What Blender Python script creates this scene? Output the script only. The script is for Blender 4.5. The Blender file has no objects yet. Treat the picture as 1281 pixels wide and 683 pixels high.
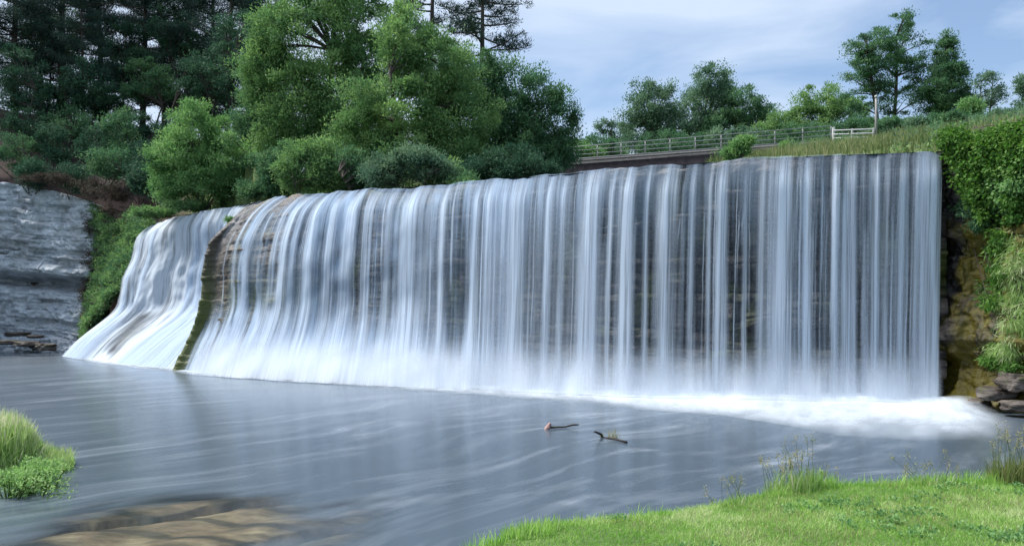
import bpy, math, random
import numpy as np

R = math.radians
rng = np.random.default_rng(7)
random.seed(7)
scene = bpy.context.scene
COL = scene.collection

# ------------------------------------------------------------------ camera, sky, sun
FPX, HOR, EYE = 1000.0, 395.0, 3.0          # focal length in photo pixels, horizon row, eye height over the pool


def P(px, py, d):
    """world point seen at photo pixel (px, py) at distance d along the view axis"""
    return np.array([(px - 640.5) * d / FPX, d, EYE - (py - HOR) * d / FPX])


cam = bpy.data.cameras.new("camera")
cam.sensor_width = 36.0
cam.lens = FPX * 36.0 / 1281.0
cam.shift_y = (HOR - 341.5) / 1281.0
cam.clip_start = 0.1
cam.clip_end = 8000.0
cam_o = bpy.data.objects.new("camera", cam)
cam_o.location = (0, 0, EYE)
cam_o.rotation_euler = (R(90), 0, 0)
COL.objects.link(cam_o)
scene.camera = cam_o

SUN_EL, SUN_AZ = 56.0, 285.0                # azimuth clockwise from +Y (high, to the left and a little behind the falls)
world = bpy.data.worlds.new("World")
scene.world = world
world.use_nodes = True
wn, wl = world.node_tree.nodes, world.node_tree.links
wn.clear()
w_out = wn.new("ShaderNodeOutputWorld")
w_bg = wn.new("ShaderNodeBackground")
w_bg.inputs["Strength"].default_value = 0.076
sky = wn.new("ShaderNodeTexSky")
sky.sky_type = 'NISHITA'
sky.sun_disc = False
sky.sun_elevation = R(SUN_EL)
sky.sun_rotation = R(SUN_AZ)
sky.dust_density = 0.4
sky.ozone_density = 2.5
w_tc = wn.new("ShaderNodeTexCoord")
w_map = wn.new("ShaderNodeMapping")
w_map.inputs["Scale"].default_value = (1.2, 1.2, 4.5)
w_map.inputs["Rotation"].default_value = (R(8), R(-12), R(20))
w_n = wn.new("ShaderNodeTexNoise")
w_n.inputs["Scale"].default_value = 2.6
w_n.inputs["Detail"].default_value = 6.0
w_n.inputs["Roughness"].default_value = 0.5
w_n.inputs["Distortion"].default_value = 0.6
w_r = wn.new("ShaderNodeValToRGB")
w_r.color_ramp.elements[0].position = 0.34
w_r.color_ramp.elements[0].color = (0.22, 0.22, 0.22, 1)
w_r.color_ramp.elements[1].position = 0.62
w_r.color_ramp.elements[1].color = (0.93, 0.93, 0.93, 1)
w_mix = wn.new("ShaderNodeMix")
w_mix.data_type = 'RGBA'
w_mix.inputs["B"].default_value = (4.75, 5.65, 7.0, 1)
wl.new(w_tc.outputs["Generated"], w_map.inputs["Vector"])
wl.new(w_map.outputs["Vector"], w_n.inputs["Vector"])
w_sep = wn.new("ShaderNodeSeparateXYZ")
wl.new(w_tc.outputs["Generated"], w_sep.inputs[0])
w_clr = wn.new("ShaderNodeMath"); w_clr.operation = 'MULTIPLY_ADD'      # the cloud thins out towards the right
w_clr.inputs[1].default_value = -0.30
wl.new(w_sep.outputs["X"], w_clr.inputs[0])
w_off = wn.new("ShaderNodeMath"); w_off.operation = 'ADD'; w_off.inputs[1].default_value = 0.12
wl.new(w_n.outputs["Fac"], w_off.inputs[0])
wl.new(w_off.outputs[0], w_clr.inputs[2])
wl.new(w_clr.outputs[0], w_r.inputs["Fac"])
wl.new(w_r.outputs["Color"], w_mix.inputs["Factor"])
w_hs = wn.new("ShaderNodeHueSaturation"); w_hs.inputs["Saturation"].default_value = 1.1; w_hs.inputs["Value"].default_value = 1.05
wl.new(sky.outputs["Color"], w_hs.inputs["Color"])
wl.new(w_hs.outputs["Color"], w_mix.inputs["A"])
wl.new(w_mix.outputs["Result"], w_bg.inputs["Color"])
wl.new(w_bg.outputs["Background"], w_out.inputs["Surface"])

sun = bpy.data.lights.new("sun", 'SUN')
sun.energy = 3.5
sun.angle = R(20)
sun.color = (1.0, 0.97, 0.92)
sun_o = bpy.data.objects.new("sun", sun)
sun_o.rotation_euler = (R(90 - SUN_EL), 0, R(-SUN_AZ + 180))
COL.objects.link(sun_o)

scene.view_settings.view_transform = 'Standard'
scene.view_settings.look = 'None'
scene.view_settings.exposure = 1.0
scene.view_settings.gamma = 1.0
scene.cycles.use_denoising = True
scene.cycles.max_bounces = 8
scene.cycles.diffuse_bounces = 3
scene.cycles.glossy_bounces = 3
scene.cycles.transmission_bounces = 3
scene.cycles.transparent_max_bounces = 24
scene.cycles.caustics_reflective = False
scene.cycles.caustics_refractive = False


# ------------------------------------------------------------------ numeric helpers
def _hash(ix, iy, iz, seed):
    h = (ix.astype(np.int64) * 374761393 + iy.astype(np.int64) * 668265263 + iz.astype(np.int64) * 2147483647 + seed * 974634619)
    h = (h ^ (h >> 13)) * 1274126177
    h = h & 0xFFFFFFFF
    h = h ^ (h >> 16)
    return (h & 0xFFFFFF) / float(0xFFFFFF)


def vnoise(x, y, z=None, seed=0):
    x = np.asarray(x, float); y = np.asarray(y, float)
    z = np.zeros_like(x) if z is None else np.asarray(z, float)
    ix, iy, iz = np.floor(x), np.floor(y), np.floor(z)
    fx, fy, fz = x - ix, y - iy, z - iz
    fx, fy, fz = [f * f * (3 - 2 * f) for f in (fx, fy, fz)]
    r = 0
    for a in (0, 1):
        for b in (0, 1):
            for c in (0, 1):
                w = (fx if a else 1 - fx) * (fy if b else 1 - fy) * (fz if c else 1 - fz)
                r = r + w * _hash(ix + a, iy + b, iz + c, seed)
    return r


def fbm(x, y, z=None, seed=0, oct=4):
    x = np.asarray(x, float); y = np.asarray(y, float)
    z = np.zeros_like(x) if z is None else np.asarray(z, float)
    r, a, t = 0, 1.0, 0
    for o in range(oct):
        r = r + a * vnoise(x * 2 ** o, y * 2 ** o, z * 2 ** o, seed + o)
        t += a; a *= 0.5
    return r / t


def sstep(a, b, x):
    t = np.clip((np.asarray(x, float) - a) / (b - a), 0, 1)
    return t * t * (3 - 2 * t)


def unit(v):
    return v / np.maximum(np.linalg.norm(v, axis=-1, keepdims=True), 1e-9)


# ------------------------------------------------------------------ object helpers
def make_mesh(name, V, F, mat=None, uv=None, fattr=None, pattr=None, smooth=False):
    """V (n,3); F (m,k) index array or list of such arrays"""
    V = np.asarray(V, np.float32)
    Fs = F if isinstance(F, list) else [F]
    me = bpy.data.meshes.new(name)
    me.vertices.add(len(V))
    me.vertices.foreach_set("co", V.ravel())
    loops = np.concatenate([f.ravel() for f in Fs]).astype(np.int32)
    sizes = np.concatenate([np.full(len(f), f.shape[1], np.int32) for f in Fs])
    starts = np.concatenate([[0], np.cumsum(sizes)[:-1]]).astype(np.int32)
    me.loops.add(len(loops))
    me.loops.foreach_set("vertex_index", loops)
    me.polygons.add(len(sizes))
    me.polygons.foreach_set("loop_start", starts)
    me.polygons.foreach_set("loop_total", sizes)
    if smooth:
        me.polygons.foreach_set("use_smooth", np.ones(len(sizes), bool))
    me.update(calc_edges=True)
    if uv is not None:
        l = me.uv_layers.new(name="UVMap")
        l.data.foreach_set("uv", np.asarray(uv, np.float32)[loops].ravel())
    for nm, arr in (fattr or {}).items():
        a = me.attributes.new(nm, 'FLOAT', 'FACE')
        a.data.foreach_set("value", np.asarray(arr, np.float32))
    for nm, arr in (pattr or {}).items():
        a = me.attributes.new(nm, 'FLOAT', 'POINT')
        a.data.foreach_set("value", np.asarray(arr, np.float32))
    if mat:
        me.materials.append(mat)
    return me


def link(name, me, parent=None, loc=None):
    o = bpy.data.objects.new(name, me)
    COL.objects.link(o)
    if parent is not None:
        o.parent = parent
    if loc is not None:
        o.location = loc
    return o


def tag(o, label=None, cat=None, group=None, kind=None):
    if label: o["label"] = label
    if cat: o["category"] = cat
    if group: o["group"] = group
    if kind: o["kind"] = kind
    return o


def empty(name, loc, label, cat, group=None):
    o = bpy.data.objects.new(name, None)
    o.empty_display_size = 0.3
    o.location = [float(c) for c in loc]
    COL.objects.link(o)
    return tag(o, label, cat, group)


def copy_tree(o, loc, rz, sc, label, group=None, parent=None):
    c = o.copy(); COL.objects.link(c)
    c.location = [float(v) for v in loc]; c.rotation_euler = (0, 0, rz); c.scale = sc
    c["label"] = label
    if group: c["group"] = group
    for ch in list(o.children):
        d = ch.copy(); COL.objects.link(d); d.parent = c
    return c


def grid_faces(nu, nv):
    """faces of a (nu, nv) vertex grid stored u-major"""
    a = np.arange(nu * nv).reshape(nu, nv)
    return np.stack([a[:-1, :-1], a[1:, :-1], a[1:, 1:], a[:-1, 1:]], -1).reshape(-1, 4)


class Geo:
    """collects shapes for one mesh object"""
    def __init__(self):
        self.V, self.Q, self.T, self.n = [], [], [], 0

    def add(self, V, Q=None, T=None):
        self.V.append(np.asarray(V, float))
        if Q is not None and len(Q): self.Q.append(np.asarray(Q) + self.n)
        if T is not None and len(T): self.T.append(np.asarray(T) + self.n)
        self.n += len(V)

    def tube(self, pts, rad, k=6, cap=True):
        pts = np.asarray(pts, float); m = len(pts)
        rad = np.broadcast_to(np.asarray(rad, float), (m,))
        d = unit(np.gradient(pts, axis=0))
        up = np.array([0, 0, 1.0]) if abs(d[:, 2]).mean() < 0.8 else np.array([1.0, 0, 0])
        s = unit(np.cross(d, up)); t = np.cross(s, d)
        a = np.linspace(0, 2 * np.pi, k, endpoint=False)
        V = pts[:, None, :] + rad[:, None, None] * (np.cos(a)[None, :, None] * s[:, None, :] + np.sin(a)[None, :, None] * t[:, None, :])
        i = np.arange(m - 1)[:, None] * k; j = np.arange(k)[None, :]; j2 = (j + 1) % k
        Q = np.stack([i + j, i + j2, i + k + j2, i + k + j], -1).reshape(-1, 4)
        V = V.reshape(-1, 3); T = None
        if cap:
            V = np.vstack([V, pts[0], pts[-1]])
            c0, c1 = m * k, m * k + 1
            jj = np.arange(k); j2 = (jj + 1) % k
            T = np.vstack([np.stack([jj * 0 + c0, j2, jj], -1), np.stack([jj * 0 + c1, (m - 1) * k + jj, (m - 1) * k + j2], -1)])
        self.add(V, Q, T)

    def box(self, c, size, ax=None, bevel=0.0):
        """box with centre c, size along the axes ax (3 row vectors)"""
        ax = np.eye(3) if ax is None else np.asarray(ax, float)
        h = np.asarray(size, float) / 2
        b = min(bevel, h.min() * 0.9)
        if b <= 0:
            S = np.array([[x, y, z] for x in (-1, 1) for y in (-1, 1) for z in (-1, 1)], float) * h
            Q = [[0, 1, 3, 2], [4, 6, 7, 5], [0, 4, 5, 1], [2, 3, 7, 6], [0, 2, 6, 4], [1, 5, 7, 3]]
            self.add(S @ ax + c, Q)
        else:
            V, idx = [], {}
            for x in (-1, 1):
                for y in (-1, 1):
                    for z in (-1, 1):
                        for a in range(3):
                            v = np.array([x, y, z], float) * (h - b)
                            v[a] = (x, y, z)[a] * h[a]
                            idx[(x, y, z, a)] = len(V); V.append(v)
            Q, T = [], []
            for a in range(3):
                o1, o2 = [k for k in range(3) if k != a]
                for sg in (-1, 1):
                    loop = []
                    for p, q in ((-1, -1), (1, -1), (1, 1), (-1, 1)):
                        k = [0, 0, 0]; k[a] = sg; k[o1] = p; k[o2] = q
                        loop.append(idx[(*k, a)])
                    Q.append(loop)
                for p in (-1, 1):
                    for q in (-1, 1):
                        k1 = [0, 0, 0]; k1[o1] = p; k1[o2] = q
                        l, r_ = k1[:], k1[:]; l[a] = -1; r_[a] = 1
                        Q.append([idx[(*l, o1)], idx[(*r_, o1)], idx[(*r_, o2)], idx[(*l, o2)]])
            for x in (-1, 1):
                for y in (-1, 1):
                    for z in (-1, 1):
                        T.append([idx[(x, y, z, 0)], idx[(x, y, z, 1)], idx[(x, y, z, 2)]])
            self.add(np.array(V) @ ax + c, Q, T)

    def mesh(self, name, mat, smooth=False):
        F = []
        if self.Q: F.append(np.vstack(self.Q))
        if self.T: F.append(np.vstack(self.T))
        return make_mesh(name, np.vstack(self.V), F, mat, smooth=smooth)


# ------------------------------------------------------------------ materials
def new_mat(name):
    m = bpy.data.materials.new(name)
    m.use_nodes = True
    n, l = m.node_tree.nodes, m.node_tree.links
    n.clear()
    out = n.new("ShaderNodeOutputMaterial")
    return m, n, l, out


def ramp(n, stops, interp='LINEAR'):
    r = n.new("ShaderNodeValToRGB")
    r.color_ramp.interpolation = interp
    e = r.color_ramp.elements
    while len(e) < len(stops): e.new(0.5)
    for k, (p, c) in enumerate(stops):
        e[k].position = p
        e[k].color = (*c, 1) if len(c) == 3 else c
    return r


def nnoise(n, l, vec, scale, detail=4, rough=0.55, dist=0.0):
    t = n.new("ShaderNodeTexNoise")
    t.inputs["Scale"].default_value = scale
    t.inputs["Detail"].default_value = detail
    t.inputs["Roughness"].default_value = rough
    t.inputs["Distortion"].default_value = dist
    if vec is not None: l.new(vec, t.inputs["Vector"])
    return t


def nmath(n, l, op, a, b=None, c=None, clamp=False):
    m = n.new("ShaderNodeMath"); m.operation = op; m.use_clamp = clamp
    for i, v in enumerate((a, b, c)):
        if v is None: continue
        if isinstance(v, (int, float)): m.inputs[i].default_value = v
        else: l.new(v, m.inputs[i])
    return m.outputs[0]


def nmix(n, l, fac, a, b, blend='MIX'):
    m = n.new("ShaderNodeMix"); m.data_type = 'RGBA'; m.blend_type = blend
    for key, v in (("Factor", fac), ("A", a), ("B", b)):
        if isinstance(v, (int, float)): m.inputs[key].default_value = v
        elif isinstance(v, tuple): m.inputs[key].default_value = (*v, 1)
        else: l.new(v, m.inputs[key])
    return m.outputs["Result"]


def nmap(n, l, vec, scale, rot=(0, 0, 0), loc=(0, 0, 0)):
    m = n.new("ShaderNodeMapping")
    m.inputs["Scale"].default_value = scale
    m.inputs["Rotation"].default_value = rot
    m.inputs["Location"].default_value = loc
    l.new(vec, m.inputs["Vector"])
    return m.outputs["Vector"]


def leaf_mat(name, c0, c1, c2, trans=0.35, rough=0.65, spec=0.08):
    """foliage: colour runs c0..c2 over the random per-leaf attribute 'tint'"""
    m, n, l, out = new_mat(name)
    at = n.new("ShaderNodeAttribute"); at.attribute_name = "tint"
    r = ramp(n, [(0.0, c0), (0.5, c1), (1.0, c2)])
    l.new(at.outputs["Fac"], r.inputs["Fac"])
    p = n.new("ShaderNodeBsdfPrincipled")
    p.inputs["Roughness"].default_value = rough
    p.inputs["Specular IOR Level"].default_value = spec
    t = n.new("ShaderNodeBsdfTranslucent")
    hs = n.new("ShaderNodeHueSaturation")
    hs.inputs["Saturation"].default_value = 1.15
    hs.inputs["Value"].default_value = 1.3
    l.new(r.outputs["Color"], p.inputs["Base Color"])
    l.new(r.outputs["Color"], hs.inputs["Color"])
    l.new(hs.outputs["Color"], t.inputs["Color"])
    mx = n.new("ShaderNodeMixShader"); mx.inputs[0].default_value = trans
    l.new(p.outputs[0], mx.inputs[1]); l.new(t.outputs[0], mx.inputs[2])
    l.new(mx.outputs[0], out.inputs["Surface"])
    return m


def simple_mat(name, c0, c1, scale=6, rough=0.7, bump=0.3, stretch=(1, 1, 1), metallic=0.0, spec=0.25):
    m, n, l, out = new_mat(name)
    tc = n.new("ShaderNodeTexCoord")
    v = nmap(n, l, tc.outputs["Object"], stretch)
    t = nnoise(n, l, v, scale, 6, 0.6)
    r = ramp(n, [(0.3, c0), (0.7, c1)])
    l.new(t.outputs["Fac"], r.inputs["Fac"])
    p = n.new("ShaderNodeBsdfPrincipled")
    p.inputs["Roughness"].default_value = rough
    p.inputs["Metallic"].default_value = metallic
    p.inputs["Specular IOR Level"].default_value = spec
    l.new(r.outputs["Color"], p.inputs["Base Color"])
    b = n.new("ShaderNodeBump"); b.inputs["Strength"].default_value = bump; b.inputs["Distance"].default_value = 0.05
    l.new(t.outputs["Fac"], b.inputs["Height"]); l.new(b.outputs[0], p.inputs["Normal"])
    l.new(p.outputs[0], out.inputs["Surface"])
    return m


def rock_mat(name, dark, mid, light, moss=(0.05, 0.075, 0.015), moss_amt=0.5, band=3.0, rough=0.45, bump=0.7, dry=None, sxy=.22, stain_lo=.43):
    """bedded rock: colour follows near-horizontal beds, broken by stains and moss"""
    m, n, l, out = new_mat(name)
    tc = n.new("ShaderNodeTexCoord")
    beds = nnoise(n, l, nmap(n, l, tc.outputs["Object"], (sxy, sxy, band)), 1.0, 8, 0.62, 0.4)
    blot = nnoise(n, l, tc.outputs["Object"], 0.55, 6, 0.6)
    fine = nnoise(n, l, nmap(n, l, tc.outputs["Object"], (1, 1, 2.2)), 5.0, 6, 0.65)
    mixv = nmath(n, l, 'ADD', nmath(n, l, 'MULTIPLY', beds.outputs["Fac"], 0.65), nmath(n, l, 'MULTIPLY', fine.outputs["Fac"], 0.35))
    r = ramp(n, [(0.32, dark), (0.5, mid), (0.68, light)])
    l.new(mixv, r.inputs["Fac"])
    stain = ramp(n, [(0.36, (stain_lo, stain_lo * .97, stain_lo * .94)), (0.6, (1, 1, 1))])
    l.new(blot.outputs["Fac"], stain.inputs["Fac"])
    c = nmix(n, l, 1.0, r.outputs["Color"], stain.outputs["Color"], 'MULTIPLY')
    mo = nnoise(n, l, nmap(n, l, tc.outputs["Object"], (1, 1, 0.55), loc=(7, 3, 1)), 0.6, 6, 0.65)
    mr = ramp(n, [(0.62 - 0.22 * moss_amt, (0, 0, 0)), (0.74 - 0.22 * moss_amt, (1, 1, 1))])
    l.new(mo.outputs["Fac"], mr.inputs["Fac"])
    mossc = nmix(n, l, fine.outputs["Fac"], moss, (moss[0] * 2.4, moss[1] * 1.9, moss[2] * 1.8))
    mfac = nmath(n, l, 'MULTIPLY', mr.outputs["Color"], min(1.0, moss_amt * 1.6))
    if dry:
        ad = n.new("ShaderNodeAttribute"); ad.attribute_name = "dry"
        r2 = ramp(n, [(0.32, dry[0]), (0.5, dry[1]), (0.68, dry[2])]); l.new(mixv, r2.inputs["Fac"])
        c = nmix(n, l, ad.outputs["Fac"], c, r2.outputs["Color"])
        am = n.new("ShaderNodeAttribute"); am.attribute_name = "mossy"
        m3 = nmath(n, l, 'MULTIPLY', am.outputs["Fac"], nmath(n, l, 'MULTIPLY', fine.outputs["Fac"], 1.9), clamp=True)
        mfac = nmath(n, l, 'MAXIMUM', mfac, m3)
    c = nmix(n, l, mfac, c, mossc)
    p = n.new("ShaderNodeBsdfPrincipled")
    p.inputs["Roughness"].default_value = rough
    p.inputs["Specular IOR Level"].default_value = .05 if rough > .8 else .35
    l.new(c, p.inputs["Base Color"])
    b = n.new("ShaderNodeBump"); b.inputs["Strength"].default_value = bump; b.inputs["Distance"].default_value = 0.18
    l.new(mixv, b.inputs["Height"]); l.new(b.outputs[0], p.inputs["Normal"])
    l.new(p.outputs[0], out.inputs["Surface"])
    return m


def fall_mat(name, us=2.2, contrast=1.5, col=(0.80, 0.87, 0.95)):
    """falling water blurred into silk: streaks run down the fall (UV in metres), opacity follows the attribute 'dens'"""
    m, n, l, out = new_mat(name)
    tc = n.new("ShaderNodeTexCoord")
    n1 = nnoise(n, l, nmap(n, l, tc.outputs["UV"], (us, 0.10, 1)), 1.0, 3, 0.5, 0.15)
    n2 = nnoise(n, l, nmap(n, l, tc.outputs["UV"], (us * 5.5, 0.22, 1), loc=(3, 1, 0)), 1.0, 3, 0.55, 0.1)
    a = nmath(n, l, 'ADD', nmath(n, l, 'MULTIPLY', n1.outputs["Fac"], 0.62), nmath(n, l, 'MULTIPLY', n2.outputs["Fac"], 0.38))
    mr = n.new("ShaderNodeMapRange"); mr.interpolation_type = 'SMOOTHSTEP'
    mr.inputs["From Min"].default_value = 0.33; mr.inputs["From Max"].default_value = 0.67
    l.new(a, mr.inputs["Value"])
    at = n.new("ShaderNodeAttribute"); at.attribute_name = "dens"
    dv = nmath(n, l, 'MULTIPLY', nmath(n, l, 'SUBTRACT', mr.outputs[0], 0.5), contrast)
    # fade the streak contrast where there is hardly any water
    alpha = nmath(n, l, 'MULTIPLY', nmath(n, l, 'ADD', dv, 1.0), at.outputs["Fac"])
    alpha = nmath(n, l, 'MINIMUM', nmath(n, l, 'MAXIMUM', alpha, 0.0), 0.97)
    d = n.new("ShaderNodeBsdfDiffuse"); d.inputs["Color"].default_value = (*col, 1)
    t = n.new("ShaderNodeBsdfTranslucent"); t.inputs["Color"].default_value = (*col, 1)
    mx = n.new("ShaderNodeMixShader"); mx.inputs[0].default_value = 0.3
    l.new(d.outputs[0], mx.inputs[1]); l.new(t.outputs[0], mx.inputs[2])
    tr = n.new("ShaderNodeBsdfTransparent")
    m2 = n.new("ShaderNodeMixShader")
    l.new(alpha, m2.inputs[0]); l.new(tr.outputs[0], m2.inputs[1]); l.new(mx.outputs[0], m2.inputs[2])
    l.new(m2.outputs[0], out.inputs["Surface"])
    return m


M = {}
M['fall'] = fall_mat("falling_water", 2.2, 2.0, (.43, .55, .71))
M['strand'] = fall_mat("falling_water_strand", 5.5, 1.35, (.60, .70, .83))
M['cascade'] = fall_mat("cascade_water", 0.75, 1.5, (.68, .755, .85))
M['foam'] = fall_mat("white_foam", 0.9, 1.0, (.74, .80, .87))
M['ledge'] = rock_mat("wet_bedded_rock", (0.010, 0.010, 0.012), (0.040, 0.037, 0.037), (0.16, 0.13, 0.11), moss_amt=0.40, band=3.0, bump=1.0, dry=((0.024, 0.019, 0.015), (0.066, 0.052, 0.042), (0.14, 0.112, 0.095)))
M['pale_cliff'] = rock_mat("pale_mudstone", (0.22, 0.25, 0.29), (0.60, 0.65, 0.70), (0.80, 0.83, 0.87), moss_amt=0.06, band=1.9, rough=0.85, bump=1.0, sxy=1.0, stain_lo=.74)
M['dark_cliff'] = rock_mat("dark_mossy_cliff", (0.007, 0.007, 0.008), (0.025, 0.023, 0.022), (0.13, 0.12, 0.12), moss=(0.06, 0.058, 0.006), moss_amt=0.85, band=1.6, sxy=.5, bump=1.0)  # dark wet mossy rock, deepened further to put shade into the colour
M['boulder'] = rock_mat("boulder_rock", (0.05, 0.042, 0.036), (0.12, 0.10, 0.085), (0.24, 0.21, 0.185), moss_amt=0.35, band=3.0, rough=0.6)
M['bark'] = simple_mat("bark", (0.035, 0.028, 0.024), (0.10, 0.085, 0.075), 5, 0.85, 0.6, (3, 3, 0.6))
M['pale_bark'] = simple_mat("pale_bark", (0.10, 0.09, 0.08), (0.2, 0.18, 0.16), 5, 0.85, 0.6, (3, 3, 0.6))
M['soil'] = simple_mat("brown_soil", (0.045, 0.03, 0.025), (0.11, 0.075, 0.06), 1.2, 0.9, 0.5)
M['willow'] = leaf_mat("willow_leaf", (0.085, 0.17, 0.085), (0.155, 0.275, 0.11), (0.28, 0.41, 0.16))
M['bright'] = leaf_mat("bright_leaf", (0.095, 0.205, 0.085), (0.165, 0.305, 0.115), (0.28, 0.42, 0.175))
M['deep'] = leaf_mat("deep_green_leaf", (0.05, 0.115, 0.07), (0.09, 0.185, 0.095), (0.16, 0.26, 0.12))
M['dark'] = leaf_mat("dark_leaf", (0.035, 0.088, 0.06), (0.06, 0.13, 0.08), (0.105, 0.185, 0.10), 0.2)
M['pine'] = leaf_mat("pine_needle", (0.022, 0.046, 0.044), (0.04, 0.076, 0.06), (0.07, 0.115, 0.08), 0.12)
M['grey_green'] = leaf_mat("grey_green_leaf", (0.07, 0.135, 0.095), (0.12, 0.205, 0.13), (0.20, 0.29, 0.17))  # bluish shift puts the far trees' distance haze into the leaf colour
M['ivy'] = leaf_mat("ivy_leaf", (0.04, 0.105, 0.028), (0.085, 0.185, 0.04), (0.18, 0.30, 0.075), 0.3)
M['dead'] = leaf_mat("dead_leaf", (0.05, 0.04, 0.035), (0.09, 0.075, 0.06), (0.14, 0.12, 0.09), 0.2)
M['grass'] = leaf_mat("grass_blade", (0.19, 0.37, 0.08), (0.34, 0.52, 0.15), (0.58, 0.62, 0.36), 0.4)
M['long_grass'] = leaf_mat("long_grass_blade", (0.16, 0.30, 0.08), (0.30, 0.44, 0.15), (0.60, 0.58, 0.44), 0.4)
M['dry_grass'] = leaf_mat("dry_grass_blade", (0.11, 0.17, 0.05), (0.20, 0.24, 0.085), (0.38, 0.33, 0.19), 0.35)
M['bank_grass'] = leaf_mat("bank_grass_blade", (0.10, 0.16, 0.06), (0.21, 0.245, 0.11), (0.42, 0.37, 0.24), 0.35)
M['weed'] = leaf_mat("weed_leaf", (0.14, 0.27, 0.09), (0.24, 0.40, 0.14), (0.40, 0.53, 0.25))
M['steel'] = simple_mat("galvanised_steel", (0.28, 0.29, 0.3), (0.38, 0.39, 0.4), 8, 0.5, 0.1)
M['white'] = simple_mat("weathered_white_paint", (0.42, 0.43, 0.43), (0.58, 0.58, 0.57), 8, 0.6, 0.1)
M['concrete'] = simple_mat("pale_concrete", (0.06, 0.063, 0.07), (0.10, 0.103, 0.11), 3, 0.85, 0.3)
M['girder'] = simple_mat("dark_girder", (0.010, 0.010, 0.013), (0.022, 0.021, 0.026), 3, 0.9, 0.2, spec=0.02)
M['wood'] = simple_mat("wet_driftwood", (0.012, 0.01, 0.01), (0.04, 0.034, 0.032), 6, 0.5, 0.5)
M['red_wood'] = simple_mat("reddish_broken_wood", (0.22, 0.10, 0.09), (0.5, 0.36, 0.34), 12, 0.7, 0.5)
M['old_wood'] = simple_mat("grey_weathered_wood", (0.22, 0.21, 0.2), (0.36, 0.35, 0.34), 6, 0.8, 0.4, (3, 3, .5))

# ------------------------------------------------------------------ the lip and foot of the falls, as stations along the ledge
# (lip px, lip row, lip distance, foot px, foot row)
ST = np.array([
    (1182, 190, 27.8, 1172, 507), (1090, 193.5, 28.1, 1084, 505), (1000, 197, 28.8, 995, 503), (900, 203, 29.9, 893, 499),
    (800, 211, 31.4, 790, 495), (700, 219, 33.5, 690, 489), (600, 228, 36.3, 586, 484), (500, 236, 39.5, 476, 480),
    (440, 240, 41.2, 398, 476), (400, 242.5, 42.4, 334, 472), (350, 247, 44.2, 268, 467.5), (318, 254, 46.0, 228, 463),
    (290, 259, 48.0, 188, 459), (250, 266, 51.0, 148, 455), (215, 274, 54.0, 110, 450), (183, 284, 58.0, 78, 446)], float)
NS = len(ST)
LIP = np.array([P(a, b, d) for a, b, d, _, _ in ST])
FOOT = np.array([P(c, e, EYE * FPX / (e - HOR)) for _, _, _, c, e in ST])
TT = np.array([0, .03, .08, .15, .27, .41, .55, .65, .75, .85, 1.0])
H_FREE = np.array([0, .17, .28, .39, .52, .64, .74, .81, .87, .92, 1.0])          # water thrown clear of the rock
H_MID = np.array([0, .14, .27, .38, .47, .53, .57, .60, .68, .82, 1.0])           # slides, falls, then fans out on an apron
H_SHO = np.array([0, .13, .25, .38, .55, .63, .64, .65, .74, .86, 1.0])           # round brown shoulder
H_CAS = np.array([0, .06, .13, .16, .19, .29, .32, .36, .56, .78, 1.0])           # left cascade
WTAB = np.array([H_FREE] * 5 + [H_FREE * .75 + H_MID * .25, H_FREE * .4 + H_MID * .6, H_MID, H_MID, H_SHO * .5 + H_MID * .5, H_SHO, H_SHO] + [H_CAS] * 4)
RK_FREE = np.array([0, -.02, -.10, -.22, -.30, -.34, -.30, -.24, -.15, .0, .25])
RTAB = WTAB.copy()
RTAB[:5] = RK_FREE
RTAB[5] = RK_FREE * .75 + H_MID * .25
RTAB[6] = RK_FREE * .4 + H_MID * .6


_tau = np.linspace(0, 1, 121)
TD = _tau ** 2


def dense(H, k=7):
    h = np.interp(TD, TT, H)
    p = np.concatenate([2 * h[0] - h[k:0:-1], h, 2 * h[-1] - h[-2:-k - 2:-1]])
    w = np.hanning(2 * k + 1); w /= w.sum()
    return np.convolve(p, w, 'same')[k:-k]


WTAB = np.array([dense(h) for h in WTAB]); RTAB = np.array([dense(h) for h in RTAB])


def st_interp(arr, s):
    s = np.clip(s, 0, NS - 1); i = np.minimum(s.astype(int), NS - 2); f = (s - i)
    f = f.reshape(f.shape + (1,) * (arr.ndim - 1))
    return arr[i] * (1 - f) + arr[i + 1] * f


def tab_at(tab, s, t):
    s, t = np.broadcast_arrays(np.asarray(s, float), np.asarray(t, float))
    shp = s.shape; s = s.ravel(); t = t.ravel()
    rows = st_interp(tab, s)
    q = np.sqrt(np.clip(t, 0, 1)) * 120
    j = np.minimum(q.astype(int), 119)
    f = q - j
    k = np.arange(len(s))
    y0, y1 = rows[k, j], rows[k, j + 1]
    return (y0 * (1 - f) + y1 * f).reshape(shp)


def cascade_inset(s):
    """the left cascade lies back from the shoulder beside it"""
    return 2.2 * sstep(11.0, 11.35, s) * (1 - sstep(12.5, 14.5, s))


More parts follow.
